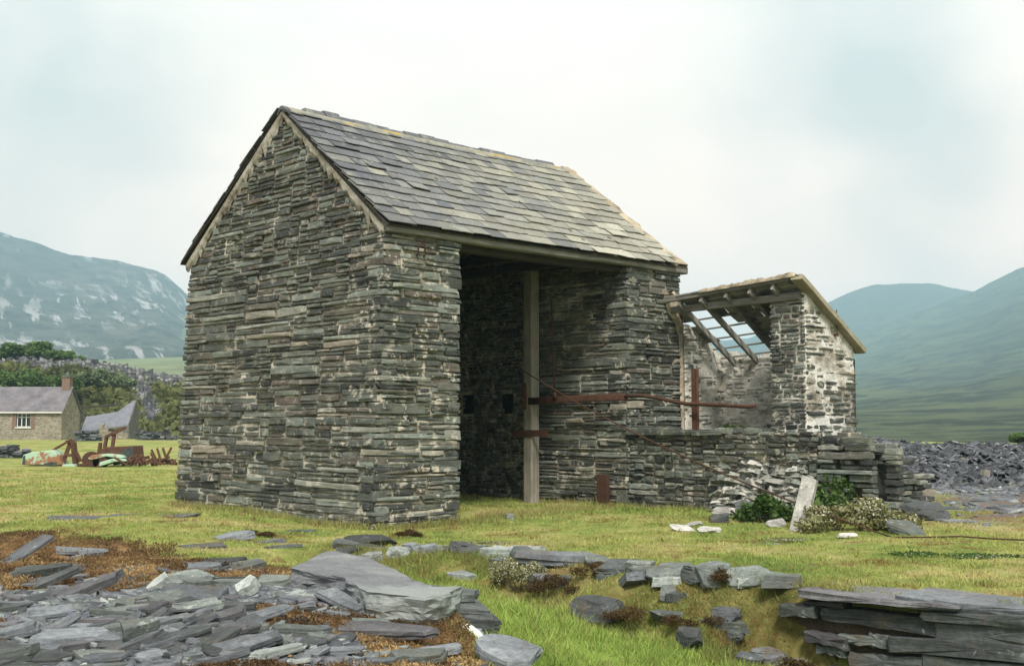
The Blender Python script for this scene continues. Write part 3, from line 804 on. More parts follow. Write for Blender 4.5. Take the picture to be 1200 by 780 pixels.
def mat_roof():
    m = NT('roof_slates'); _, r, g, b = m.attr(); o = m.coord(); 
    c = m.ramp(r, [(0,(.10,.104,.115)),(.22,(.145,.148,.152)),(.42,(.195,.194,.18)),(.62,(.245,.238,.20)),(.85,(.30,.285,.23)),(1,(.37,.355,.29))])
    c = m.mix(1, c, m.ramp(g, [(0,.74),(1,1.2)]), 'MULTIPLY')
    c = m.mix(m.ramp(m.noise(o, 2.6, 8, .75), [(.54,0),(.64,.6)]), c, (.34,.35,.28))
    c = m.mix(m.math('MULTIPLY', m.ramp(m.noise(o, 5, 8, .8), [(.60,0),(.66,.9)]), r), c, (.48,.49,.42))
    c = m.mix(m.ramp(m.noise(o, 9, 8, .8), [(.66,0),(.70,.8)]), c, (.30,.24,.07))
    c = m.mix(1, c, m.ramp(m.noise(o, 18, 6, .7), [(.3,.72),(.7,1.2)]), 'MULTIPLY')
    nb = m.bump(m.noise(o, 12, 7, .7), .35, .02); nb = m.bump(m.noise(o, 70, 4, .7), .3, .005, nb)
    return m.done(c, .62, nb, .4)
M['roof'] = mat_roof()
def _li():
    m = NT('yellow_lichen_mortar'); o = m.coord(); c = m.ramp(m.noise(o, 1.6, 7, .75), [(.40,(.20,.20,.18)),(.50,(.30,.29,.23)),(.57,(.40,.28,.07)),(.7,(.44,.36,.16))]); return m.done(c, .9)
M['lichen'] = _li()
M['mortar_verge'] = mat_mortar('grey_verge_mortar', (.30,.27,.21), (.46,.43,.36), (.15,.13,.10), .6)

# ------------------------------------------------------------------ the lean-to on its platform
def build_leanto():
    root = empty('lean_to_shed', tuple(l2w(8.0,0)), ROT)
    tag(root, 'lean-to shed with flaking limewashed walls and a half stripped rafter roof', 'shed')
    D = -8.0
    Vz = (0,0,1); PU = 3.28; PW = .82; FL = 1.36
    zc = 4.40; TB = 9.72+D; VL = 1.85     # local t is measured from 8.0
    # sloping wall top on the outer side wall
    def top(v): return 4.33-(4.33-3.12)*np.clip(v/VL,0,1)
    bs = .9
    # pier: face towards the camera side
    white = lambda u, z: 1.0
    wall_face('front_pier', root, (0,-PU+PW,bs), (0,-1,0), Vz, (-1,0,0), PW, 4.22-bs, 301, lm=(.16,.6), hm=(.05,.19), stone='stone', mortar='mortar_white', level=-.012, amp=.03, joint=.02, limefun=lambda u, z: .8, ragged=1.0, prot=(0,.04))
    # outer side wall, heavily limed
    wall_face('side_wall', root, (0,-PU,bs), (1,0,0), Vz, (0,-1,0), VL, 4.4-bs, 302, lm=(.2,.8), hm=(.07,.2), limefun=lambda u, z: .75, stone='stone', mortar='mortar_white', level=.012, amp=.034, joint=.035, ragged=1.2, prot=(0,.05),
        rect_keep=lambda a,b,c,d: (a,b,c,d) if d+bs < float(top(b))+.03 else None, inside=lambda u, z: z+bs < top(u)+.02)
    mb = MB()
    mb.add([(.06,-PU+.06,bs),(.06,-PU+.5,bs),(VL-.05,-PU+.5,bs),(VL-.05,-PU+.06,bs),(.06,-PU+.06,4.2),(.06,-PU+.5,4.2),(VL-.05,-PU+.5,3.05),(VL-.05,-PU+.06,3.05)],
        [(3,2,1,0),(4,5,6,7),(0,1,5,4),(1,2,6,5),(2,3,7,6),(3,0,4,7)], (.4,.4,.5))
    mb.box((.06,-PU+.06,bs),(.5,-PU+PW-.03,4.15))
    mb.box((TB+.06,-PU+.1,bs),(TB+.3,.3,3.0))
    mb.box((.32,-.02,bs),(TB+.3,.25,3.1))
    mb.build('rubble_core', M['core'], root)
    # inner faces
    wall_face('back_wall', root, (TB,.05,bs), (0,-1,0), Vz, (-1,0,0), PU-.3, 3.28-bs, 303, lm=(.14,.6), hm=(.06,.17), stone='stone_limed', mortar='mortar_plaster', level=.024, amp=.03, joint=.02, ragged=1.0, limefun=lambda u, z: .9,
        rect_keep=lambda a,b,c,d: (a,b,c,d) if d+bs < 3.2+.12*math.sin(a*5) else None, inside=lambda u, z: z+bs < 3.22+.1*np.sin(u*5))
    wall_face('inner_side_wall', root, (.30,-.05,bs), (1,0,0), Vz, (0,-1,0), TB-.25, 3.75-bs, 304, lm=(.14,.6), hm=(.06,.17), stone='stone_limed', mortar='mortar_plaster', level=.018, amp=.02, joint=.02, limefun=lambda u, z: .9,
        rect_keep=lambda a,b,c,d: (a,b,c,d) if d+bs < 3.95-.6*a else None, inside=lambda u, z: z+bs < 4.0-.6*u)
    wall_face('pier_return', root, (TB,-PU+.52,bs), (-1,0,0), Vz, (0,1,0), TB, 3.2-bs, 305, lm=(.14,.6), hm=(.06,.17), stone='stone_limed', mortar='mortar_plaster', level=.014, amp=.02)
    # ragged plaster scar on the drum house wall where the roof met it
    g = np.random.default_rng(9)
    mb = MB(); pts = []
    path = [(-.30,4.42,.16),(-.12,4.50,.22),(.02,4.32,.26),(.06,4.1,.2),(.20,3.9,.13),(.27,3.5,.06),(.28,3.0,.045),(.28,2.4,.06),(.28,1.8,.045),(.28,1.4,.06)]
    for t, z, w in path:
        w *= g.uniform(.8,1.3); pts += [(t-w,-.03,z-.05),(t-w*.6,-.075,z),(t+w*.5,-.08,z+.02),(t+w*.7,-.03,z)]
    fs = []
    for i in range(len(path)-1):
        a = i*4
        for k in range(3): fs.append((a+k,a+k+1,a+k+5,a+k+4))
    mb.add(pts, fs); mb.build('plaster_scar', M['mortar_buff'], root, True)
    # roof timbers: pitch falls away from the opening
    def zt(t, s):   # roof plane (upper edge rises to the outer side)
        return 4.30+.20*np.clip(-s/PU,0,1)-(t+.25)*.60-.0*s
    mb = MB(); mb.beam((-.06,.12,4.10),(-.06,-PU+.06,4.16),.12,.15,seg=4,wob=.01); mb.build('front_beam', M['wood_y'], root)
    mb = MB(); mb.beam((-.26,.05,4.30),(-.26,-PU+.15,4.52),.10,.13,seg=5,wob=.015); mb.build('eave_board', M['wood_y'], root)
    for i, s in enumerate((-.42,-1.0,-1.62,-2.2,-2.75)):
        mb = MB(); mb.beam((-.30,s,float(zt(-.30,s))-.14),(TB+.22,s+.02,float(zt(TB+.22,s))-.14),.07,.13); mb.build('rafter', M['wood'], root)
    for i, t in enumerate((.05,.38,.68,1.0,1.32,1.62)):
        mb = MB(); a = -.02-.3*g.random(); mb.beam((t,a,float(zt(t,a))-.055),(t+.02*g.normal(),-PU+.25,float(zt(t,-PU))-.055),.05,.035,seg=3,wob=.012); mb.build('batten', M['wood_y'], root)
    # the slates that are left: the top strip and a patch over the outer corner
    mb = MB(); ca = math.cos(math.atan(.6)); sa = math.sin(math.atan(.6))
    for r in range(9):
        tt = -.34+r*.235; s = .05
        while s > -PU-.1:
            w = g.uniform(.22,.42); keep = (r == 0 and g.random() < .93) or (r == 1 and (s < -.7) and g.random() < .85) or (s < -.75-.11*r and g.random() < .96-.02*r) or g.random() < .08
            if s-w < -PU-.12: w = s+PU+.1
            if keep and w > .08:
                sk = g.normal(0,.03); th = .014; L = .40
                q = []
                for h in (0, th):
                    for (a, b) in ((tt,s-.005),(tt,s-w+.005),(tt+L*ca,s-w+.005+sk),(tt+L*ca,s-.005+sk)):
                        f = (a-tt)/(L*ca); q.append((a,b,float(zt(a,b))-.03+h+.03*f*1.0+.006*(r%2)))
                mb.add(q, [(3,2,1,0),(4,5,6,7),(0,1,5,4),(1,2,6,5),(2,3,7,6),(3,0,4,7)], (float(np.clip(g.normal(.55,.25),0,1)),g.random(),g.random()))
            s -= w
    mb.build('remaining_slates', M['roof'], root)
    # mortar and turf lying on the top edge
    mb = MB(); pts = []; n = 30
    for i in range(n+1):
        f = i/n; s = -1.0-(PU-1.0+.02)*f; z = float(zt(-.3,s)); h = .05+.10*g.random()*(.4+f)
        pts += [(-.36,s,z-.02),(-.36+.02*g.normal(),s,z+h*.6),(-.16,s,z-.05+h),(.18,s,z-.22+h*.3),(.2,s,z-.3)]
    fs = []
    for i in range(n):
        a = i*5
        for k in range(4): fs.append((a+k,a+k+1,a+k+6,a+k+5))
    mb.add(pts, fs); mb.build('mortar_ridge', M['mortar_buff'], root, True)
    # thick verge board over the outer wall
    mb = MB(); mb.beam((-.34,-PU-.05,4.50),(VL+.14,-PU-.05,3.16),.26,.12,seg=5,wob=.01); mb.build('verge_board', M['verge'], root)
    mb = MB(); mb.tube([(1.05,-PU-.07,3.95),(1.05,-PU-.08,3.45)],.014,6); mb.tube([(1.05,-PU-.1,3.45),(1.05,-PU+.05,3.45)],.03,6); mb.build('tie_rod', M['rust_bright'], root)
    return root
M['mortar_plaster'] = mat_mortar('grey_plaster', (.52,.49,.41), (.72,.69,.61), (.24,.21,.17), .8)
M['verge'] = mat_flat('lichened_verge_board', (.22,.19,.12), (.36,.32,.23), 3)

def build_platform():
    root = empty('loading_platform', tuple(l2w(T2,0)), ROT)
    tag(root, 'slate platform wall with a collapsed white mortar gap, running out from the drum house', 'platform')
    base = -.35; Vz = (0,0,1); L = 4.4; H = 1.50-base
    def hole(u, z):    # notch of the collapse
        zz = z+base
        lim = 1.5-1.5*np.clip(np.minimum((u-2.15)/.8, (4.35-u)/.5), 0, 1)*(.80+.2*np.sin(u*9))
        return (zz < np.maximum(lim, .28)) | (zz > 1.02+.10*np.sin(u*5))
    wall_face('platform_wall', root, (0,-.02,base), (0,-1,0), Vz, (-1,0,0), L, H, 401, lm=(.16,.75), hm=(.06,.2), limefun=lambda u, z: .45 if u < 1.6 else 1.0, level=-.03, amp=.022, joint=.014, ragged=.9,
        rect_keep=lambda a,b,c,d: (a,b,c,d) if bool(hole((a+b)/2,(c+d)/2)) and bool(hole((a+b)/2,d-.05)) else None, inside=lambda u, z: hole(u, z+.05))
    mb = MB(); g = np.random.default_rng(77)
    mb.box((.1,-2.4,base),(3.1,-.02,1.38)); mb.box((.75,-4.35,base),(3.1,-2.4,1.25)); mb.box((.12,-4.4,base),(.75,-2.4,.3)); mb.build('rubble_core', M['core'], root)
    # flat ledge stones on top
    u = 0.02
    while u < 2.3:
        mb = MB(); w = g.uniform(.5,1.1); mb.box((-.10+g.normal(0,.02),-u-w+.02,1.44),(.55,-u,1.545+g.normal(0,.015)),(g.random()*.5+.2,.3,.5),.012); u += w; bev(mb.build('ledge_stone', M['stone'], root), .012)
    for k in range(14):
        u = g.uniform(.1,4.2); t = g.uniform(.6,1.4); s = g.uniform(.15,.4); mb = MB()
        mb.box((t,-u-s,1.32),(t+s*.7,-u,1.40+g.uniform(0,.12)),(g.random(),.8,.5),.03); bev(mb.build('ledge_stone', M['stone'], root), .012)
    # slumped rubble filling the gap, coated with lime
    mb = MB(); 
    for k in range(260):
        f = g.random(); u = g.uniform(2.3,4.3)-.12*f; zz = .0+f*.98; t = -.22+.40*(f**.8)+g.uniform(-.05,.1)
        lx, ly, lz = g.uniform(.14,.5), g.uniform(.12,.3), g.uniform(.04,.11)
        rot = Matrix.Rotation(g.normal(0,.2),3,'X') @ Matrix.Rotation(g.normal(0.3,.2),3,'Y') @ Matrix.Rotation(g.uniform(-.7,.7),3,'Z')
        b = [Vector((a*ly,b_*lx,c*lz)) for a,b_,c in ((-.5,-.5,-.5),(.5,-.5,-.5),(.5,.5,-.5),(-.5,.5,-.5),(-.4,-.45,.5),(.45,-.4,.5),(.4,.45,.5),(-.45,.4,.5))]
        vs = [rot@v+Vector((t,-u,zz)) for v in b]
        mb.add(vs, [(3,2,1,0),(4,5,6,7),(0,1,5,4),(1,2,6,5),(2,3,7,6),(3,0,4,7)], (g.random(),g.random()*.7,g.random()))
    mb.build('collapsed_rubble', M['stone_limed'], root)
    uu, zz = np.meshgrid(np.linspace(2.2,4.4,60), np.linspace(-.1,1.4,44))
    tt = .06+.2*np.clip((zz-.1)/1.2,0,1)**.8+.16*(fbm(uu*1.6,zz*2,0,3,3)-.5)
    i = np.arange(43)[:,None]*60+np.arange(59)[None]
    npmesh('mortar', np.c_[tt.ravel(),-uu.ravel(),zz.ravel()], np.stack([i,i+1,i+61,i+60],-1).reshape(-1,4), M['mortar_plaster'], None, True, root)
    # lower ruined end of the platform
    r2 = empty('ruined_wall', tuple(l2w(T2+.02,-4.42)), ROT)
    tag(r2, 'short ruined dark slate wall stepping down beside the slate tip', 'ruined wall')
    def rk(a,b,c,d):
        a = a*1.17
        lim = 1.44-.12*sstep(.75,.95,a)-.2*sstep(1.2,1.45,a)-.45*sstep(1.45,1.9,a)
        return (a,b,c,d) if d+base < lim else None
    wall_face('stone_face', r2, (0,0,base), (0,-1,0), Vz, (-1,0,0), 1.58, 1.5-base, 402, lm=(.3,1.0), hm=(.07,.2), limefun=lambda u, z: .35, joint=.012, level=-.07, amp=.012, mortar='earth', rect_keep=rk, prot=(0,.09), inside=lambda u, z: z+base < 1.15-.12*sstep(.6,.8,u)-.25*sstep(.85,1.0,u)-1.2*sstep(.9,1.1,u))
    wall_face('stone_end', r2, (0,-1.46,base), (1,0,0), Vz, (0,-1,0), 1.3, .75-base, 403, lm=(.25,.7), hm=(.07,.18), limefun=lambda u, z: .3, joint=.012, level=-.08, amp=.01, mortar='earth', prot=(0,.1))
    mb = MB(); mb.box((.14,-.85,base),(1.3,.02,.95)); mb.box((.14,-1.36,base),(1.3,-.85,.3)); mb.build('rubble_core', M['core'], r2)
    mb = MB(); 
    for k in range(16):
        u = g.uniform(.05,1.5); s = g.uniform(.25,.55); lim = 1.30-.12*float(sstep(.75,.95,u))-.25*float(sstep(.95,1.2,u))-.55*float(sstep(1.2,1.5,u)); t = g.uniform(.05,.6)
        z = lim-.12+g.uniform(0,.08); mb.box((t,-u-s*.5,z),(t+s,-u+s*.5,z+g.uniform(.05,.11)),(g.random()*.6,.3,.5),.03)
    tp = mb.build('top_stones', M['stone'], r2); bev(tp, .015)
    return root, r2
# ------------------------------------------------------------------ ironwork about the drum house
def build_ironwork():
    W = lambda t, s, z: l2w(t, s, z)
    mb = MB(); a = W(6.0,2.36,2.16); b = W(6.30,-.12,2.22)
    mb.beam(a, b, .05, .15, seg=3)
    pts = [W(6.30,-.10,2.22),W(6.34,-.5,2.24),W(6.37,-.95,2.17),W(6.40,-1.4,2.08),W(6.42,-1.7,2.05),W(6.43,-2.4,2.02),W(6.45,-3.0,1.98),W(6.45,-3.17,2.0)]
    mb.tube(pts, .037, 8)
    tag(mb.build('rusty_bar', M['rust'], None, True), 'long rusty bar running from the timber post out past the upright rail', 'iron bar')
    mb = MB(); mb.tube([W(6.0,1.66,4.3),W(6.02,1.64,3.2),W(6.05,1.62,2.20)], .022, 6); mb.tube([W(6.05,1.62,2.20),W(6.05,1.62,2.34)],.045,6)
    tag(mb.build('hanging_rod', M['rust'], None, True), 'thin rusty rod hanging from the dark roof down to the bar', 'iron rod')
    c = W(6.56,-1.69,0); e = empty('upright_rail', (c.x,c.y,1.52), ROT); tag(e, 'upright rusty rail standing on the platform edge', 'iron post')
    mb = MB(); mb.box((-.01,-.045,0),(.01,.045,1.22)); mb.box((-.03,-.065,0),(.04,-.046,1.22)); mb.box((-.03,.046,0),(.04,.065,1.22)); mb.build('rail', M['rust_bright'], e)
    mb = MB(); mb.box((-.09,-.13,-.0),(.11,.13,.02)); mb.build('foot_plate', M['rust'], e)
    c = W(6.34,.55,0); e = empty('iron_stub', (c.x,c.y,gz1(c.x,c.y)-.03), ROT); tag(e, 'short rusty iron stub on a foot plate by the inner end wall', 'iron post')
    mb = MB(); mb.box((-.03,-.12,0),(.0,.12,.66),jit=.01); mb.box((-.03,-.13,0),(.08,-.10,.66)); mb.box((-.03,.10,0),(.08,.13,.6)); mb.build('stub', M['rust'], e)
    mb = MB(); mb.box((-.16,-.36,0),(.16,.3,.06),jit=.01); mb.build('foot_plate', M['rust'], e)
    # sagging wire rope
    mb = MB(); p0 = W(6.9,3.2,3.15); p1 = at_z(1045,629,.03); p0 = at_y(588,418,26.3)
    pts = []
    for i in range(29):
        f = i/28; p = p0.lerp(p1, f); p.z -= .55*4*f*(1-f)*.5; pts.append(p)
    q = [gpt(1085,632),gpt(1125,631),gpt(1165,634),gpt(1215,636),gpt(1290,640)]
    for k in q: pts.append(Vector((k.x,k.y,k.z+.035)))
    mb.tube(pts, .013, 6)
    tag(mb.build('wire_rope', M['rust'], None, True), 'rusty wire rope sloping from inside the drum house down to the grass', 'cable')
    c = W(8.9,-2.3,1.40); mb = MB(); mb.box((-.2,-.28,0),(.2,.28,.34),jit=.03); mb.box((-.24,-.1,.3),(.1,.34,.38),jit=.03)
    o = mb.build('rusty_box', M['rust_bright'], None, loc=c); o.rotation_euler = (0,.15,ROT+.4); bev(o,.02); tag(o, 'rusty iron box lying inside the lean-to', 'iron box')

# ------------------------------------------------------------------ loose slates
def slab_mesh(g, L, W, T, n=9, wedge=.3, layers=2):
    """a cleaved slate: ragged outline, stepped edges, nearly flat faces"""
    mb = MB()
    C = np.array([(-.5,-.5),(.5,-.5),(.5,.5),(-.5,.5)])+g.uniform(-.17,.17,(4,2))
    if g.random() < .35: C[int(g.integers(4))] *= g.uniform(.62,.85)
    poly = []
    for i in range(4):
        p, q, o_ = C[i], C[(i+1)%4], C[i-1]
        if g.random() < .45:
            f = g.uniform(.1,.38); h = g.uniform(.1,.38); poly += [p+(o_-p)*f, p+(q-p)*h]
        else: poly.append(p)
    pts = []
    for i in range(len(poly)):
        p, q = poly[i], poly[(i+1)%len(poly)]; pts.append(p)
        if np.linalg.norm(q-p) > .3: pts.append((p+q)/2+g.normal(0,.022,2))
    pts = [[x*L, y*W*(1-wedge*x*.9)] for x, y in pts]; n = len(pts)
    pts = np.array(pts); rings = []
    z = -T/2; ly = max(1, layers)
    vs = []; 
    for l in range(ly):
        s = g.uniform(.90,1.04) if l else 1.0
        off = g.normal(0,.02,2)*L*.5 if l else np.zeros(2)
        z1 = -T/2+T*(l+1)/ly
        for zz in (z+.001, z1-.0015):
            k = s*(1-.02*(zz > z+.01))
            for p in pts: vs.append((p[0]*k+off[0]+g.normal(0,.008)*L, p[1]*k+off[1]+g.normal(0,.012)*W, zz+g.normal(0,T*.05)))
        z = z1
    fs = []
    R_ = len(vs)//n
    for r in range(R_-1):
        for i in range(n): fs.append((r*n+i, r*n+(i+1)%n, (r+1)*n+(i+1)%n, (r+1)*n+i))
    c0 = len(vs); vs.append((0,0,-T/2)); 
    # inner ring on top for a slightly uneven face
    b = (R_-1)*n; inn = len(vs)
    for i in range(n): v = vs[b+i]; vs.append((v[0]*.55, v[1]*.55, v[2]+g.normal(0,T*.07)))
    c1 = len(vs); vs.append((0,0,T/2+g.normal(0,T*.05)))
    for i in range(n):
        j = (i+1)%n
        fs += [(j,i,c0),(b+i,b+j,inn+j,inn+i),(inn+i,inn+j,c1)]
    mb.add(vs, fs, (g.random(),)*3)
    return mb
def boulder_mesh(g, L, W, T, mat=None):
    import bmesh
    bm = bmesh.new(); bmesh.ops.create_icosphere(bm, subdivisions=4, radius=1.0)
    V = np.array([v.co[:] for v in bm.verts]); Fc = [tuple(v.index for v in f.verts) for f in bm.faces]; bm.free()
    V = np.sign(V)*np.abs(V)**.6; V /= np.abs(V).max()
    nr = [np.array((0,0,1.0))]+[g.normal(0,1,3)*np.array((1,1,.45)) for _ in range(10)]
    for q in nr:
        q = q/np.linalg.norm(q)+(g.normal(0,.12,3) if q[2] == 1 else 0); q = q/np.linalg.norm(q)
        d = V@q; lim = d.max()*g.uniform(.58,.86); ex = np.maximum(d-lim,0); V = V-ex[:,None]*q*.97
    V = V+(fbm(V[:,0]*2.2+g.uniform(0,90),V[:,1]*2.2,V[:,2]*5,3,4)-.5)[:,None]*V*.22+(fbm(V[:,0]*9,V[:,1]*9,V[:,2]*14+g.uniform(0,90),5,3)-.5)[:,None]*V*.06
    V = V/np.abs(V).max(0)
    mb = MB(); mb.add(V*np.array((L/2,W/2,T/2)), Fc, (g.random(),)*3); return mb
def place_slab(name, p, L, W, T, yaw, tilt=(0,0), mat='blue', seed=0, label=None, cat='slate slab', group=None, n=9, layers=2, wedge=.3, lift=0.0):
    g = np.random.default_rng(seed)
    o = (boulder_mesh(g, L, W, T*1.25) if layers == 1 else slab_mesh(g, L, W, T, n, wedge, layers)).build(name, M[mat])
    o.location = (p[0], p[1], p[2]+T*.3+lift); o.rotation_euler = (tilt[0], tilt[1], yaw)
    tag(o, label, cat, group); return o
def px_slab(px, py, plen, ang, thick, width, mat, label, seed, tilt=None, cat='slate slab', lift=0.0, name='slate_slab', layers=2, wedge=.3, n=9):
    """a slate whose long axis runs at ang degrees on the photo (0 = level, + = rising to the right)"""
    p = gpt(px, py); sc = F/max(p.y, 1); f = 1.6/max(p.y, 1)
    yaw = math.copysign(min(R(38), math.atan(math.tan(abs(R(ang)))/f*.45)), ang) if ang else 0.0
    L = plen/sc/math.cos(yaw); rise = R(ang)-math.atan(math.tan(yaw)*f)
    if tilt is None: tilt = (R(8), 0)
    tilt = (tilt[0], tilt[1]-rise*.8)
    lift = lift+abs(math.sin(rise*.8))*L*.25
    return place_slab(name, p, L, L*width, thick, yaw, tilt, mat, seed, label, cat, None, n, layers, wedge, lift)

def build_big_slab():
    e = [(341,665),(384,645),(427,652),(475,673),(507,687),(541,687),(520,697),(497,700),(480,698),(450,695),(430,692),(405,678)]
    top = [at_z(x, y, .30-.06*(x-341)/200) for x, y in e]
    c = sum(top, Vector())/len(top); g = np.random.default_rng(3)
    import bmesh
    bm = bmesh.new(); n = len(top); rings = []
    for (s, dz) in ((1.0,0),(1.004,-.02),(1.0,-.09),(.985,-.14),(.96,-.19),(.92,-.25)):
        rings.append([bm.verts.new(((p.x-c.x)*s*(1+g.normal(0,.004)), (p.y-c.y)*s*(1+g.normal(0,.004)), p.z+dz)) for p in top])
    for r in range(5):
        for i in range(n): bm.faces.new((rings[r][(i+1)%n], rings[r][i], rings[r+1][i], rings[r+1][(i+1)%n]))
    bm.faces.new(rings[0]); bm.faces.new(rings[5][::-1])
    bmesh.ops.triangulate(bm, faces=bm.faces[:]); 
    for k in range(3):
        bmesh.ops.subdivide_edges(bm, edges=[e for e in bm.edges if e.calc_length() > .09], cuts=1); bmesh.ops.triangulate(bm, faces=bm.faces[:])
    bm.normal_update()
    A = np.array([v.co[:] for v in bm.verts]); d = (fbm(A[:,0]*2.2,A[:,1]*2.2,A[:,2]*6,4,4)-.5)*.075+(fbm(A[:,0]*5+A[:,1]*4,A[:,1]*5,A[:,2]*38,6,3)-.5)*.07*np.array([abs(v.normal.z) < .6 for v in bm.verts])+(fbm(A[:,0]*14,A[:,1]*14,A[:,2]*14,8,3)-.5)*.014
    step = np.floor(fbm(A[:,0]*1.3+A[:,1]*.9,A[:,1]*1.3,0,9,3)*9)/9-.5     # cleavage steps on the top face
    for v, q, s_ in zip(bm.verts, d, step): v.co += v.normal*float(q); v.co.z += float(s_)*.05*(v.normal.z > .6)
    bmesh.ops.recalc_face_normals(bm, faces=bm.faces[:])
    me = bpy.data.meshes.new('slate_slab'); bm.to_mesh(me); bm.free(); me.materials.append(M['bigslab'])
    o = bpy.data.objects.new('slate_slab', me); COL.objects.link(o); o.location = (c.x,c.y,0)
    tag(o, 'huge pointed slate slab, pale grey green along its front, overhanging the end of the heap', 'slate slab')
    # the stack under its overhanging tip
    st = [(524,703,-.02,.55,.45,.09,'green','greenish slate directly under the tip of the huge slab',20),(516,718,-.11,.80,.5,.10,'dark','dark thick slate second below the tip of the huge slab',8),
          (523,731,-.20,.75,.5,.11,'dark','rust stained dark slate midway down the stack under the huge slab',14),(530,744,-.28,.66,.42,.10,'blue','grey blue slate low in the stack under the huge slab',-8),
          (503,744,-.27,.45,.4,.12,'blue','blunt grey slate wedged behind the stack under the huge slab',40),(505,757,-.36,.6,.5,.1,'dark','lowest dark slate of the stack under the huge slab',5)]
    for i, (x, y, z, L, W, T, mt, lb, ya) in enumerate(st):
        p = at_z(x, y, z); place_slab('slate_slab', (p.x+.03, p.y+.1, z), L, W, T, R(ya), (R(4),R(6)), mt, 60+i, lb, 'slate slab', None, 8, 3)
    p = at_z(549,758,-.18); place_slab('quartz_block', (p.x,p.y,p.z), .36,.26,.2,R(25),(R(6),R(10)),'quartz',70,'bright white quartz block at the foot of the slab stack','quartz block',None,7,1)
def mat_bigslab():
    m = NT('grey_slab_rock'); o = m.coord()
    c = m.ramp(m.noise(o, 1.6, 8, .7), [(.28,(.095,.095,.108)),(.5,(.175,.18,.19)),(.72,(.27,.28,.275))])
    c = m.mix(1, c, m.ramp(m.noise(o, 30, 6, .75), [(.3,.62),(.7,1.3)]), 'MULTIPLY')
    sx = m.N('ShaderNodeSeparateXYZ'); m.t.links.new(o, sx.inputs[0])
    # greener lichen-grown strip along the front edge
    e = m.math('ADD', m.math('MULTIPLY', sx.outputs[1], -.8), m.math('MULTIPLY', m.noise(o, 3, 6, .7), 1.1))
    c = m.mix(m.ramp(e, [(.75,0),(1.15,.6)]), c, (.31,.34,.315))
    mp = m.coord((6,.8,4), rot=(0,0,R(-35)))
    c = m.mix(m.ramp(m.noise(mp, 1.7, 6, .7), [(.64,0),(.68,.5)]), c, (.42,.42,.42))
    nb = m.bump(m.noise(m.coord((1,1,6)), 6, 8, .72), .5, .03); nb = m.bump(m.noise(o, 55, 5, .75), .4, .006, nb)
    return m.done(c, .62, nb, .4)
M['bigslab'] = mat_bigslab()

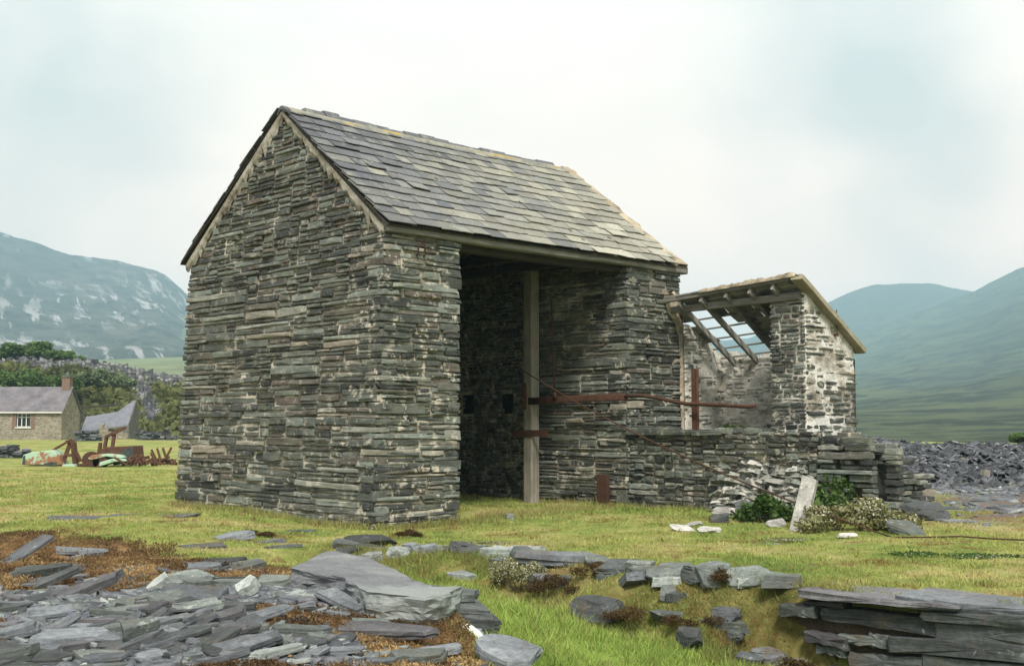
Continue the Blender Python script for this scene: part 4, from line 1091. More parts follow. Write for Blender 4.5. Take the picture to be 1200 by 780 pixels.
NAMED = [ # px, py, length in pixels, angle on the photo, thickness, width ratio, material, label
 (29,658,48,38,.05,.42,'blue','long blue grey slate tilted up the mossy bank at the far left of the heap'),
 (86,650,58,-3,.035,.45,'blue','thin level blue grey slate on the brown moss just below the grass'),
 (106,653,24,5,.05,.6,'blue','stubby grey slate at the end of the thin level slate'),
 (46,676,56,8,.09,.55,'green','thick greenish slate in the brown moss below the tilted blue slate'),
 (66,686,40,28,.05,.3,'dark','narrow dark slate leaning under the thick greenish slate'),
 (108,699,58,26,.07,.40,'purple','dark purple plank of slate rising to the right from the golden moss'),
 (56,726,50,12,.05,.7,'blue','broad grey slate slumped below the dark purple plank'),
 (86,756,88,8,.07,.62,'blue','largest broad blue slate lying flat near the bottom of the heap'),
 (215,686,48,14,.06,.62,'green','broad pale grey green slate standing out in the middle of the heap'),
 (184,694,20,40,.07,.8,'pale','small white green wedge leaning beside the broad pale slate'),
 (172,705,22,20,.03,.4,'pale','thin pale green sliver in front of the white green wedge'),
 (234,692,26,14,.08,.6,'green','blocky green slate at the right end of the broad pale slate'),
 (270,689,50,3,.06,.4,'green','level green grey slate with a straight top edge, right of the broad pale slate'),
 (236,717,50,6,.05,.5,'green','flat green grey slate below the middle of the heap'),
 (261,733,46,24,.05,.45,'purple','purple grey slate slanting up to the right in brown moss'),
 (160,752,36,14,.12,.85,'green','lumpy olive stained block between two broad slates'),
 (212,757,62,22,.05,.32,'dark','narrow dark slate slanting up to the right near the heap bottom'),
 (202,736,40,10,.05,.5,'blue','short blue slate above the narrow dark slanting one'),
 (276,770,74,18,.05,.45,'blue','wide blue slate at the bottom edge of the heap, rising to the right'),
 (181,721,26,26,.05,.6,'purple','squarish purple slate in the bare middle of the heap'),
 (146,745,52,4,.07,.4,'green','thick level green slate with a dark underside'),
 (14,750,46,14,.06,.5,'blue','blue slate cut by the lower left edge of the heap'),
 (288,700,18,50,.10,.9,'pale','small pale green pyramid of slate near the heap crest'),
 (265,664,44,2,.05,.5,'dark','dark slate on the heap crest against the grass'),
 (290,668,36,10,.05,.6,'green','small green slate stacked on the heap crest'),
 (240,668,42,2,.04,.5,'blue','flat grey slate at the grassy end of the heap crest'),
 (379,688,54,-5,.04,.4,'purple','purple slate lying level on moss left of the huge slab'),
 (322,687,42,4,.06,.7,'green','broad grey green slate left of the level purple one'),
 (389,676,34,5,.05,.6,'pale','pale slate tucked against the huge slab'),
 (400,713,42,-28,.04,.4,'blue','bluish slate sliding down below the moss at the huge slab'),
 (314,726,42,22,.03,.42,'blue','thin blue slate rising to the right on reddish moss'),
 (345,746,62,3,.05,.4,'green','level pale slate resting on pink moss at the heap front'),
 (460,748,104,-8,.06,.32,'purple','longest purple grey slate lying in front of the huge slab'),
 (436,738,40,-3,.05,.5,'green','pale green slate partly under the longest purple slate'),
 (298,766,64,24,.05,.5,'blue','large blue slate slanting up at the bottom edge of the moss'),
 (326,772,56,16,.04,.3,'pale','long pale strip of slate by the bottom edge'),
 (520,770,50,12,.04,.5,'blue','flat blue slate at the foot of the heap by the quartz block'),
 (490,777,60,4,.05,.5,'green','grey green slate half buried at the very foot of the heap'),
 (586,776,74,-22,.07,.6,'blue','large blue slate sloping down onto the grass below the quartz block'),
 (340,702,30,4,.035,.6,'pale','pale green flake on the reddish moss'),
 (365,705,24,-6,.035,.6,'pale','small whitish flake beside the bluish sliding slate'),
 (300,744,30,8,.05,.5,'green','short green slate left of the level pale one'),
]
def build_heap():
    for i, (x, y, pl, an, th, w, mt, lb) in enumerate(NAMED):
        px_slab(x, y, pl, an, th, w, mt, lb, 500+i, (R(random.uniform(3,12)),R(random.uniform(-6,4))), lift=.03)
    # the other slates of the heap that one can tell apart
    g = np.random.default_rng(99); var = {}
    tones = ['blue','blue','blue','green','dark','blue','purple','dark']
    word = {'blue':'blue grey','purple':'purple grey','green':'green grey','dark':'dark grey'}
    cnt = 0; tries = 0; spots = []
    def region(px, py):
        for (a, b, r, t) in ((29,658,45,'by the long tilted slate on the mossy bank'),(86,756,70,'around the largest broad blue slate'),(215,690,50,'about the broad pale slate'),(108,699,40,'by the dark purple plank'),(430,690,70,'against the huge slab'),(460,750,60,'by the longest purple slate'),(260,665,50,'along the heap crest'),(160,752,50,'round the lumpy olive block'),(345,746,60,'near the level pale slate on pink moss'),(261,733,45,'by the slanting purple slate')):
            if (px-a)**2+((py-b)*1.3)**2 < r*r: return t
        return 'on the bare lower flank of the heap' if py > 715 and px < 240 else 'on the brown moss of the heap' if px > 240 else 'on the upper part of the heap'
    while cnt < 235 and tries < 9000:
        tries += 1
        px = g.uniform(-15,470); py = g.uniform(652,786)
        if px > 300 and g.random() < .55: continue
        p = gpt(px, py)
        if heap_d(p.x, p.y) < .1: continue
        h_, _, _ = zones(np.array([p.x]), np.array([p.y]))
        if h_[0] < .5: continue
        bare = mossmap(np.array([p.x]), np.array([p.y]))[0]
        if bare > .45 and g.random() < .86: continue
        L = float(np.clip(g.lognormal(-1.6,.42),.12,.5)); W = L*g.uniform(.3,.75); T = float(np.clip(L*g.uniform(.05,.17),.016,.08))
        t = tones[g.integers(len(tones))]; key = (t, int(g.integers(7)))
        if key not in var: var[key] = slab_mesh(np.random.default_rng(900+len(var)), 1,1,1,int(g.integers(6,10)),.35,2).build('slate_piece', M[t])
        o = var[key]
        if o.get('label'): o = o.copy(); COL.objects.link(o)
        o.location = (p.x, p.y, p.z+T*.35+g.uniform(0,.035)); o.scale = (L,W,T)
        o.rotation_euler = (g.normal(.13,.14), g.normal(-.06,.14), g.normal(.65,.6))
        sz = 'small' if L < .22 else ('middling' if L < .36 else 'large'); sh = 'narrow' if W/L < .42 else ('broad' if W/L > .62 else 'ragged')
        tag(o, f'{sz} {sh} {word[t]} slate {region(px,py)}', 'slate', 'loose slates of the heap'); cnt += 1
    # chips too many to count
    mb = MB(); n = 0
    K = 44000; x = g.uniform(-7,.2,K); y = 6.2*(13.2/6.2)**g.random(K)
    b = mossmap(x, y); k = (heap_d(x, y) > 0)&((b < .46)|(g.random(K) < .035))
    vs_all = np.c_[x[k], y[k]]
    P = np.array(vs_all); Z = gz(P[:,0], P[:,1]); hz, _, _ = zones(P[:,0], P[:,1]); keep = hz > .45; P = P[keep]; Z = Z[keep]
    shards('slate_chips', P, Z, g, (.025,.17), M['chips'], stuff=True)
def shards(name, P, Z, g, size, mat, stuff=True, tilt=.22, yawm=.6, flat=.12):
    n = len(P); L = np.exp(g.uniform(math.log(size[0]), math.log(size[1]), n)); W = L*g.uniform(.3,.8,n); T = L*g.uniform(flat*.6,flat*1.6,n)+.004
    yaw = g.normal(yawm,.9,n); tx = g.normal(.06,tilt,n); ty = g.normal(0,tilt,n)
    base = np.array([(-.5,-.5),(.35,-.5),(.5,.2),(-.1,.5),(-.5,.25)])
    k = 5
    B = base[None]*(1+g.uniform(-.25,.25,(n,k,2)))
    X = B[...,0]*L[:,None]; Y = B[...,1]*W[:,None]
    V = np.zeros((n,2*k,3))
    for s in (0,1):
        xx = X; yy = Y; zz = np.full((n,k),(-.5+s))*T[:,None]
        z1 = zz+xx*np.sin(ty)[:,None]+yy*np.sin(tx)[:,None]
        c, sn = np.cos(yaw)[:,None], np.sin(yaw)[:,None]
        V[:,s*k:(s+1)*k,0] = P[:,0,None]+c*xx-sn*yy; V[:,s*k:(s+1)*k,1] = P[:,1,None]+sn*xx+c*yy; V[:,s*k:(s+1)*k,2] = Z[:,None]+z1+T[:,None]*.4
    fq = [(i,(i+1)%k,k+(i+1)%k,k+i) for i in range(k)]+[(k,k+1,k+2,k+3),(k,k+3,k+4,k+4)]
    fq = [(a,b,c,d) for a,b,c,d in fq]
    tri = []
    for a,b,c,d in fq:
        tri.append((a,b,c))
        if d != c: tri.append((a,c,d))
    tri = np.array(tri); Fc = (np.arange(n)[:,None,None]*2*k+tri[None]).reshape(-1,3)
    tone = np.repeat(g.random((n,3)),2*k,axis=0)
    o = npmesh(name, V.reshape(-1,3), Fc, mat, tone)
    if stuff: tag(o, kind='stuff')
    return o
def mat_chips(name, stops, lich=.5):
    m = NT(name); _, r, g, b = m.attr(); o = m.coord()
    c = m.ramp(r, stops)
    c = m.mix(1, c, m.ramp(m.noise(o, 25, 5, .7), [(.3,.7),(.7,1.25)]), 'MULTIPLY')
    return m.done(c, .7, m.bump(m.noise(o, 50, 4, .7), .4, .01), .35)
M['chips'] = mat_chips('slate_chips', [(0,(.065,.07,.075)),(.3,(.12,.13,.15)),(.55,(.165,.165,.185)),(.75,(.17,.195,.19)),(.93,(.23,.25,.25)),(1,(.40,.42,.38))])
M['tipchips'] = mat_chips('tip_slates', [(0,(.022,.024,.028)),(.4,(.055,.058,.065)),(.7,(.092,.097,.107)),(.93,(.15,.155,.17)),(1,(.30,.31,.32))])

EDGE = [ # stones along the grassy edge in the middle: px,py,len,ang,thick,width,material,label,lift
 (433,638,62,0,.16,.55,'dark','dark green slate lump bedded in the grass in front of the gable corner',.02),
 (508,644,34,0,.10,.6,'green','pale mossy slate at the grassy edge right of the dark lump',.0),
 (548,645,40,-2,.10,.6,'green','half buried slate between the pale mossy one and the long white topped one',.0),
 (598,649,70,-3,.12,.4,'pale','long pale topped slate along the grass edge above the flowering clump',.0),
 (660,657,80,-6,.13,.45,'blue','long grey slate following the edge above the drop',.0),
 (727,668,60,-2,.17,.55,'dark','dark thick slate set in the edge above the leaning boulder',.0),
 (790,673,62,0,.15,.5,'green','flat topped slate next along the edge',-.02),
 (829,680,52,-8,.20,.6,'dark','grey boulder with a pointed left end on the edge',.0),
 (700,692,50,-14,.26,.6,'dark','dark boulder leaning out of the bank below the edge',-.02),
 (768,684,48,-2,.12,.6,'green','green slate below the flat topped ones',-.02),
 (780,697,44,4,.15,.7,'dark','squat dark stone beneath the green slate',-.04),
 (846,692,44,-8,.09,.5,'green','thin slate wedge under the pointed boulder',-.03),
 (887,702,46,-8,.10,.5,'blue','tilted grey slate on the tan grass bank',.0),
 (806,712,32,-16,.22,.8,'dark','dark squarish block sticking out of the brown moss',.0),
 (833,726,34,14,.26,.9,'green','rounded grey green block low on the bank',.0),
 (879,722,30,-4,.16,.7,'blue','square blue grey block low on the bank right of the rounded one',.0),
 (782,727,26,0,.16,.8,'green','small rounded green stone left of the rounded block',-.02),
 (874,739,20,0,.1,.8,'pale','pale stone in the grass below the square block',-.02),
 (634,690,22,10,.18,.8,'blue','grey stone beside the flowering clump',.0),
 (640,706,0,0,.1,.8,'blue',None,0),
 (920,712,36,-5,.12,.6,'pale','lichen spotted pale block at the start of the retaining wall',.0),
 (925,752,30,0,.10,.7,'pale','pale stone in the grass at the foot of the retaining wall',-.02),
 (917,676,70,-6,.05,.4,'blue','thin flat slate lying on the grass above the retaining wall',-.01),
 (768,622,0,0,.1,.8,'blue',None,0),
 (882,637,46,0,.04,.5,'pale','white topped slate lying flat in the grass below the fallen blocks',-.01),
 (808,641,52,1,.04,.5,'dark','dark flat slate in the grass left of the white topped slate',-.015),
 (968,661,40,1,.03,.5,'green','thin sunken slate in the middle of the right hand grass',-.015),
 (273,632,34,14,.10,.7,'blue','grey slate half sunk in the grass below the gable',.0),
 (315,636,26,6,.08,.6,'blue','small slate in the grass right of the half sunk one',-.01),
 (240,642,34,10,.07,.6,'dark','dark slate in the grass left of the half sunk one',-.01),
 (206,604,50,-3,.05,.5,'green','thin slate beside the foot of the gable wall',-.01),
 (110,607,84,2,.05,.4,'blue','long flat slate in the open grass left of the gable',-.01),
 (150,603,40,2,.05,.5,'blue','short flat slate at the end of the long one in the open grass',-.01),
 (60,650,30,10,.05,.5,'dark',None,0),
 (598,608,9,0,.12,.9,'pale','little white stone standing on the grass at the open front',.02),
 (350,622,30,0,.06,.6,'dark','dark slate against the grass near the gable corner',-.01),
 (330,641,36,4,.07,.6,'dark','dark slate in the grass just beyond the heap crest',-.01),
]
FALLEN = [ # by the collapse
 (858,606,40,-6,.10,.5,'limed','lime coated block lying flat among the fallen stones'),
 (882,610,40,-30,.10,.7,'dark','grey slab tipped on its edge beside the lime coated block'),
 (846,612,30,0,.12,.6,'dark','dark block under the lime coated one'),
 (868,598,18,60,.06,.6,'limed','thin pale slate standing up behind the lime coated block'),
 (912,617,28,4,.07,.7,'limed','whitish rubble piece left of the leaning pillar stone'),
 (800,622,30,3,.04,.6,'limed','flat white mortar piece in the grass, nearest the drum house'),
 (834,624,36,2,.05,.6,'limed','lumpy white mortar piece in the grass before the fallen blocks'),
 (812,617,24,2,.04,.6,'limed','small white mortar piece behind the lumpy one'),
 (990,630,30,2,.05,.5,'limed','white slate at the right end of the flowering bush'),
 (1062,625,40,-12,.12,.6,'green','grey slab leaning at the foot of the ruined wall'),
 (1060,604,60,-2,.16,.5,'blue','long grey slab lying at the foot of the ruined wall'),
 (1085,608,44,-20,.2,.7,'dark','dark boulder at the outer end of the ruined wall'),
]
def build_edge():
    for i, (x, y, pl, an, th, w, mt, lb, lf) in enumerate(EDGE):
        if lb is None: continue
        px_slab(x, y, pl*1.12, an, th*(.85 if th >= .14 else 1), w*(1.0 if th < .1 else 1.15), mt, lb, 700+i, (R(random.uniform(-4,6)),R(random.uniform(-4,4))), lift=lf- (.02 if th < .14 else th*.02), cat='stone' if th > .15 else 'slate slab', name='stone' if th > .15 else 'slate_slab', wedge=.15, n=8, layers=1 if th >= .14 else 2)
    # the rest of the kerb of stones and the tumbled ones below it
    g = np.random.default_rng(321); x = -2.25; word = {'blue':'blue grey','green':'green grey','dark':'dark','pale':'pale lichened'}; k = 0
    def where(x): return 'near the huge slab' if x < -1.3 else ('left of the flowering clump' if x < -.35 else ('between the flowering clump and the leaning boulder' if x < .75 else ('below the flat topped edge slates' if x < 1.7 else 'towards the retaining wall')))
    while x < 2.85:
        for tier in (0, 1, 2):
            if tier and g.random() < .45: continue
            xx = x+g.uniform(-.1,.1); yy = float(np.interp(xx, TX, TY))-(.02, .42, .85)[tier]*g.uniform(.7,1.3)+.05
            if heap_d(xx, yy) > -.25: continue
            L = g.uniform(.28,.62) if tier == 0 else g.uniform(.16,.42); T = g.uniform(.07,.2); mt = ('blue','green','dark','dark','pale')[int(g.integers(5))]; b = T > .12
            o = place_slab('stone' if b else 'slate_slab', (xx, yy, gz1(xx, yy)), L, L*g.uniform(.5,.8), T, math.atan2(-.62,1)+g.normal(0,.35), (R(g.uniform(-4,14)), R(g.normal(0,6))), mt, 2000+k,
                f"{'large' if L > .45 else ('small' if L < .27 else 'middling')} {word[mt]} {'stone' if b else 'flat slate'} {('on the grassy edge','part way down the bank','low in the bank')[tier]} {where(xx)}", 'stone' if b else 'slate slab', 'stones of the grassy edge', 8, 1 if b else 2, .15, -T*.12)
            k += 1
        x += g.uniform(.2,.42)
    for i, (x, y, pl, an, th, w, mt, lb) in enumerate(FALLEN):
        px_slab(x, y, pl, an, th, w, mt, lb, 800+i, (R(random.uniform(5,25)),R(random.uniform(-14,8))), lift=.03, cat='fallen stone', name='fallen_stone', wedge=.1, n=7, layers=1)
    # the pale pillar stone that leans on the rubble
    p = gpt(934,622); g = np.random.default_rng(4); d = Vector((.16,.30,.92)).normalized()
    mb = MB(); mb.box((-.12,-.09,-.05),(.12,.10,.86),jit=.02)
    o = mb.build('leaning_stone', M['limed'], None, loc=(p.x,p.y,p.z)); o.rotation_euler = (R(-22),R(11),R(-28)); bev(o,.02)
    tag(o, 'whitewashed squared stone leaning against the rubble of the collapse', 'fallen stone')

def build_retaining():
    # the wall stands on a line that runs back to the left
    a = Vector((2.72,11.95,0)); b = Vector((5.9,9.0,0)); d = (b-a).normalized(); nrm = Vector((d.y,-d.x,0))
    root = empty('retaining_wall', (a.x,a.y,0), math.atan2(d.y,d.x))
    tag(root, 'low retaining wall of big dark slate blocks under flat purple coping slates', 'wall')
    def hit(px, py):
        r = ray(px, py); o = Vector((0,0,CAMZ)); k = (a-o).dot(nrm)/r.dot(nrm); q = o+r*k
        return (q-a).dot(d), q.z
    B = [ # x0,x1,y0(left),y0(right),y1(left),y1(right), out, material
     (940,1128,690,709,699,714,.10,'purple'),(1050,1245,697,718,712,724,.02,'pale2'),(944,990,702,706,709,712,.03,'dark'),
     (917,958,707,709,721,722,.06,'green'),(962,1099,710,724,727,746,.0,'dark'),(1083,1245,716,722,727,738,.06,'dark'),
     (1095,1250,728,735,750,760,.02,'dark'),(1042,1250,745,757,764,780,.03,'dark'),(946,996,737,747,748,760,.07,'purple'),(983,1036,742,747,752,758,.02,'green'),
     (1018,1044,740,746,757,762,.0,'dark'),(958,992,753,760,764,772,.02,'green'),(994,1082,763,770,779,788,.0,'dark'),(1080,1250,768,782,784,800,.01,'dark'),(970,1100,780,788,800,806,.02,'dark'),(1100,1260,786,800,808,820,.0,'dark')]
    for i, (x0, x1, ya, yb, yc, yd, out, mt) in enumerate(B):
        g = np.random.default_rng(1200+i); mb = MB()
        c = [hit(x0,yc),hit(x1,yd),hit(x1,yb),hit(x0,ya)]
        k = 7; per = []
        for j in range(k):
            f = j/(k-1); per.append((c[0][0]+(c[1][0]-c[0][0])*f, c[0][1]+(c[1][1]-c[0][1])*f+g.normal(0,.008)))
        per.append((c[1][0]+g.uniform(-.02,.03), (c[1][1]+c[2][1])/2))
        for j in range(k-1,-1,-1):
            f = j/(k-1); per.append((c[3][0]+(c[2][0]-c[3][0])*f, c[3][1]+(c[2][1]-c[3][1])*f+g.normal(0,.008)))
        per.append((c[0][0]+g.uniform(-.03,.02), (c[0][1]+c[3][1])/2))
        n = len(per); cx = sum(p[0] for p in per)/n; cz = sum(p[1] for p in per)/n
        vs = []; deep = .7 if i < 2 else .45
        for (sc_, y) in ((1,deep),(1,.03-out),(.985,.01-out),(.9,-.008-out)):
            for (p, q) in per: vs.append((cx+(p-cx)*min(1,sc_+.06*(sc_<1)), y+g.normal(0,.008)*(y<.5), cz+(q-cz)*sc_))
        ctr = len(vs); vs.append((cx,-.012-out,cz))
        fs = [tuple(range(n))]
        for r in range(3):
            for j in range(n): fs.append((r*n+j,(r+1)*n+j,(r+1)*n+(j+1)%n,r*n+(j+1)%n))
        for j in range(n): fs.append((3*n+j,ctr,3*n+(j+1)%n))
        mb.add(vs, fs, (g.random(),)*3)
        o = mb.build('coping_slate' if i < 2 else 'wall_block', M['blue' if mt == 'pale2' else mt], root); bev(o,.008,2)
    mb = MB(); mb.box((.05,.09,-1.2),(4.2,.6,-.22)); mb.build('earth_core', M['earth'], root)
# ------------------------------------------------------------------ plants
def leaves(name, C, size, mat, g, parent=None, stretch=1.8, tone=None, up=.3):
    n = len(C); s = size*np.exp(g.normal(0,.3,n))
    a = g.normal(0,1,(n,3)); a[:,2] = a[:,2]*.6+up; a /= np.linalg.norm(a,axis=1)[:,None]
    r = g.normal(0,1,(n,3)); b = np.cross(a,r); b /= np.linalg.norm(b,axis=1)[:,None]
    V = np.zeros((n,4,3)); V[:,0] = C-a*s[:,None]*stretch/2; V[:,2] = C+a*s[:,None]*stretch/2
    nn = np.cross(a,b); V[:,1] = C+b*s[:,None]*.5+nn*s[:,None]*.12; V[:,3] = C-b*s[:,None]*.5+nn*s[:,None]*.12
    Fc = np.arange(n*4).reshape(n,4)
    if tone is None: tone = g.random(n)
    return npmesh(name, V.reshape(-1,3), Fc, mat, np.repeat(np.c_[tone,g.random(n),g.random(n)],4,axis=0), False, parent)
def cloud(g, n, lumps):
    """points inside and mostly near the skin of several lumps (cx,cy,cz,rx,ry,rz)"""
    L = np.array(lumps, float); w = (L[:,3]*L[:,4]*L[:,5])**.67; k = g.choice(len(L), n, p=w/w.sum())
    d = g.normal(0,1,(n,3)); d /= np.linalg.norm(d,axis=1)[:,None]
    r = g.random(n)**.33*(.75+.5*g.random(n))
    P = L[k,:3]+d*r[:,None]*L[k,3:6]; return P, k
def bush(name, loc, w, d, h, n, size, mat, seed, label, cat='bush', group=None, nl=9, flowers=None, fmat=None, stem=True):
    g = np.random.default_rng(seed); root = empty(name, loc); tag(root, label, cat, group)
    lumps = []
    for i in range(nl):
        u, v = g.uniform(-.5,.5,2); top = h*(1-1.4*(u*u+v*v))*g.uniform(.6,1)
        rr = g.uniform(.18,.32); lumps.append((u*w,v*d,max(.1*h,top-rr*h*.9),rr*w*.8,rr*d*.8,rr*h*1.1))
    P, k = cloud(g, n, lumps); P = P[P[:,2] > -.02*h]
    tone = np.clip(g.normal(.45,.2,len(P))+ (g.random(nl)[k[:len(P)]]-.5)*.35,0,1)
    leaves('foliage', P, size, mat, g, root, 1.7, tone)
    if flowers:
        Q, _ = cloud(g, flowers*3, lumps); Q = Q[Q[:,2] > h*.25]; q = Q[np.argsort(-Q[:,2]+.6*h*g.random(len(Q))+Q[:,1]*.4)][:flowers]
        leaves('flowers', q, size*.62, fmat, g, root, 1.0, None)
    if stem:
        mb = MB()
        for i in range(min(nl,6)):
            l = lumps[i]; mb.tube([(l[0]*.2,l[1]*.2,-.05),(l[0]*.6,l[1]*.6,l[2]*.5),(l[0],l[1],l[2])], .012*h+.006, 5, r1=.004*h+.002)
        mb.build('stems', M['bark'], root)
    return root
def tree(loc, w, h, n, size, mat, seed, label, group=None, name='tree', cat='tree'):
    g = np.random.default_rng(seed); root = empty(name, loc); tag(root, label, cat, group)
    lumps = [(g.uniform(-.32,.32)*w,g.uniform(-.32,.32)*w,h*g.uniform(.38,.86),w*g.uniform(.14,.26),w*g.uniform(.14,.26),h*g.uniform(.09,.17)) for i in range(13)]
    P, k = cloud(g, n, lumps); tone = np.clip(g.normal(.45,.2,len(P))+(g.random(13)[k]-.5)*.4,0,1)
    leaves('crown', P, size, mat, g, root, 1.6, tone)
    mb = MB(); mb.tube([(0,0,-.3),(.02*w,0,h*.3),(0,.03*w,h*.6)],.035*h,7,r1=.015*h)
    for l in lumps[:8]: mb.tube([(0,0,h*.28),(l[0]*.6,l[1]*.6,l[2]*.8),(l[0],l[1],l[2])],.016*h,5,r1=.005*h)
    mb.build('trunk', M['bark'], root); return root
M['bark'] = mat_flat('bark', (.05,.04,.03), (.11,.09,.065), 8)
M['leaf'] = mat_leaf('bush_leaves', (.03,.06,.015), (.085,.15,.035), (.14,.20,.06))
M['leaf_pale'] = mat_leaf('pale_bush_leaves', (.12,.13,.045), (.26,.25,.11), (.42,.38,.21))
M['leaf_far'] = mat_leaf('tree_leaves', (.05,.09,.03), (.12,.20,.055), (.19,.27,.09))
M['leaf_heath'] = mat_leaf('heather_leaves', (.06,.065,.025), (.13,.135,.045), (.16,.18,.06))
M['leaf_grey'] = mat_leaf('grey_willow_leaves', (.11,.15,.08), (.20,.25,.13), (.28,.31,.18))
M['flower'] = mat_leaf('cream_flowers', (.50,.48,.34), (.68,.66,.52), (.75,.73,.62))
def build_plants():
    def at(px, py): p = gpt(px, py); return (p.x,p.y,p.z)
    bush('flowering_bush', at(1000,621), 1.45,.9,.52, 3000,.045,M['leaf_pale'],11,'wide bush with a froth of cream flowers right of the leaning whitewashed stone','bush',None,12,1300,M['flower'])
    bush('green_bush', at(900,612), .85,.6,.58, 1900,.05,M['leaf'],12,'deep green leafy bush between the fallen blocks and the leaning stone')
    bush('green_bush', tuple(Vector(at(975,618))+Vector((0,.5,0))), .8,.5,.7, 1300,.05,M['leaf'],19,'taller green bush behind the cream flowers against the ruined wall')
    bush('flower_clump', at(610,690), .62,.45,.40, 2000,.022,M['leaf_pale'],13,'rounded clump of tiny cream flowers at the left end of the bank','flowers',None,9,1100,M['flower'])
    bush('flower_clump', at(572,690-52), .8,.4,.05, 700,.02,M['leaf_pale'],14,'low mat of cream flowers on the grass edge above the rounded clump','flowers',None,8,420,M['flower'],False)
    bush('flower_clump', at(925,634), .8,.4,.06, 600,.02,M['leaf_pale'],15,'sparse low cream flowers in the grass before the leaning stone','flowers',None,8,300,M['flower'],False)
    bush('flower_clump', at(1120,652), 1.3,.5,.06, 1500,.022,M['leaf'],16,'dark green leafy mat with pale flowers in the grass at the right','flowers',None,8,260,M['flower'],False)
    bush('green_weed', tuple(l2w(8.5,-1.2,1.45)), .4,.3,.3, 500,.04,M['leaf'],17,'small green weed growing on the lean-to floor','plant',None,6)
    bush('green_weed', tuple(l2w(6.38,-4.9,.25)), .5,.25,.75, 600,.035,M['leaf'],18,'green creeper on the face of the ruined wall','plant',None,7)
    rusty = mat_leaf('brown_moss_leaves', (.035,.022,.010), (.10,.06,.024), (.22,.17,.06)); 
    for i, (x, y, w, h, lb) in enumerate(((745,697,.7,.18,'brown heather hummock among the stones right of the leaning boulder'),(690,700,.5,.16,'brown heather tuft at the foot of the leaning boulder'),(812,700,.6,.16,'brown moss hummock over the squarish block'),(650,684,.6,.2,'straw brown tuft beside the flowering clump'),(480,628,.35,.12,'dark brown peat tuft at the foot of the gable corner'),(300,628,.5,.1,'dark brown moss tuft in the grass below the gable'),(860,735,.5,.15,'grassy brown tuft low on the bank'),(935,728,.5,.16,'brown moss hanging under the spotted block'))):
        bush('heather_tuft', at(x,y), w,w*.7,h, 4500,.010,rusty,30+i,lb,'heather',None,8,None,None,False)
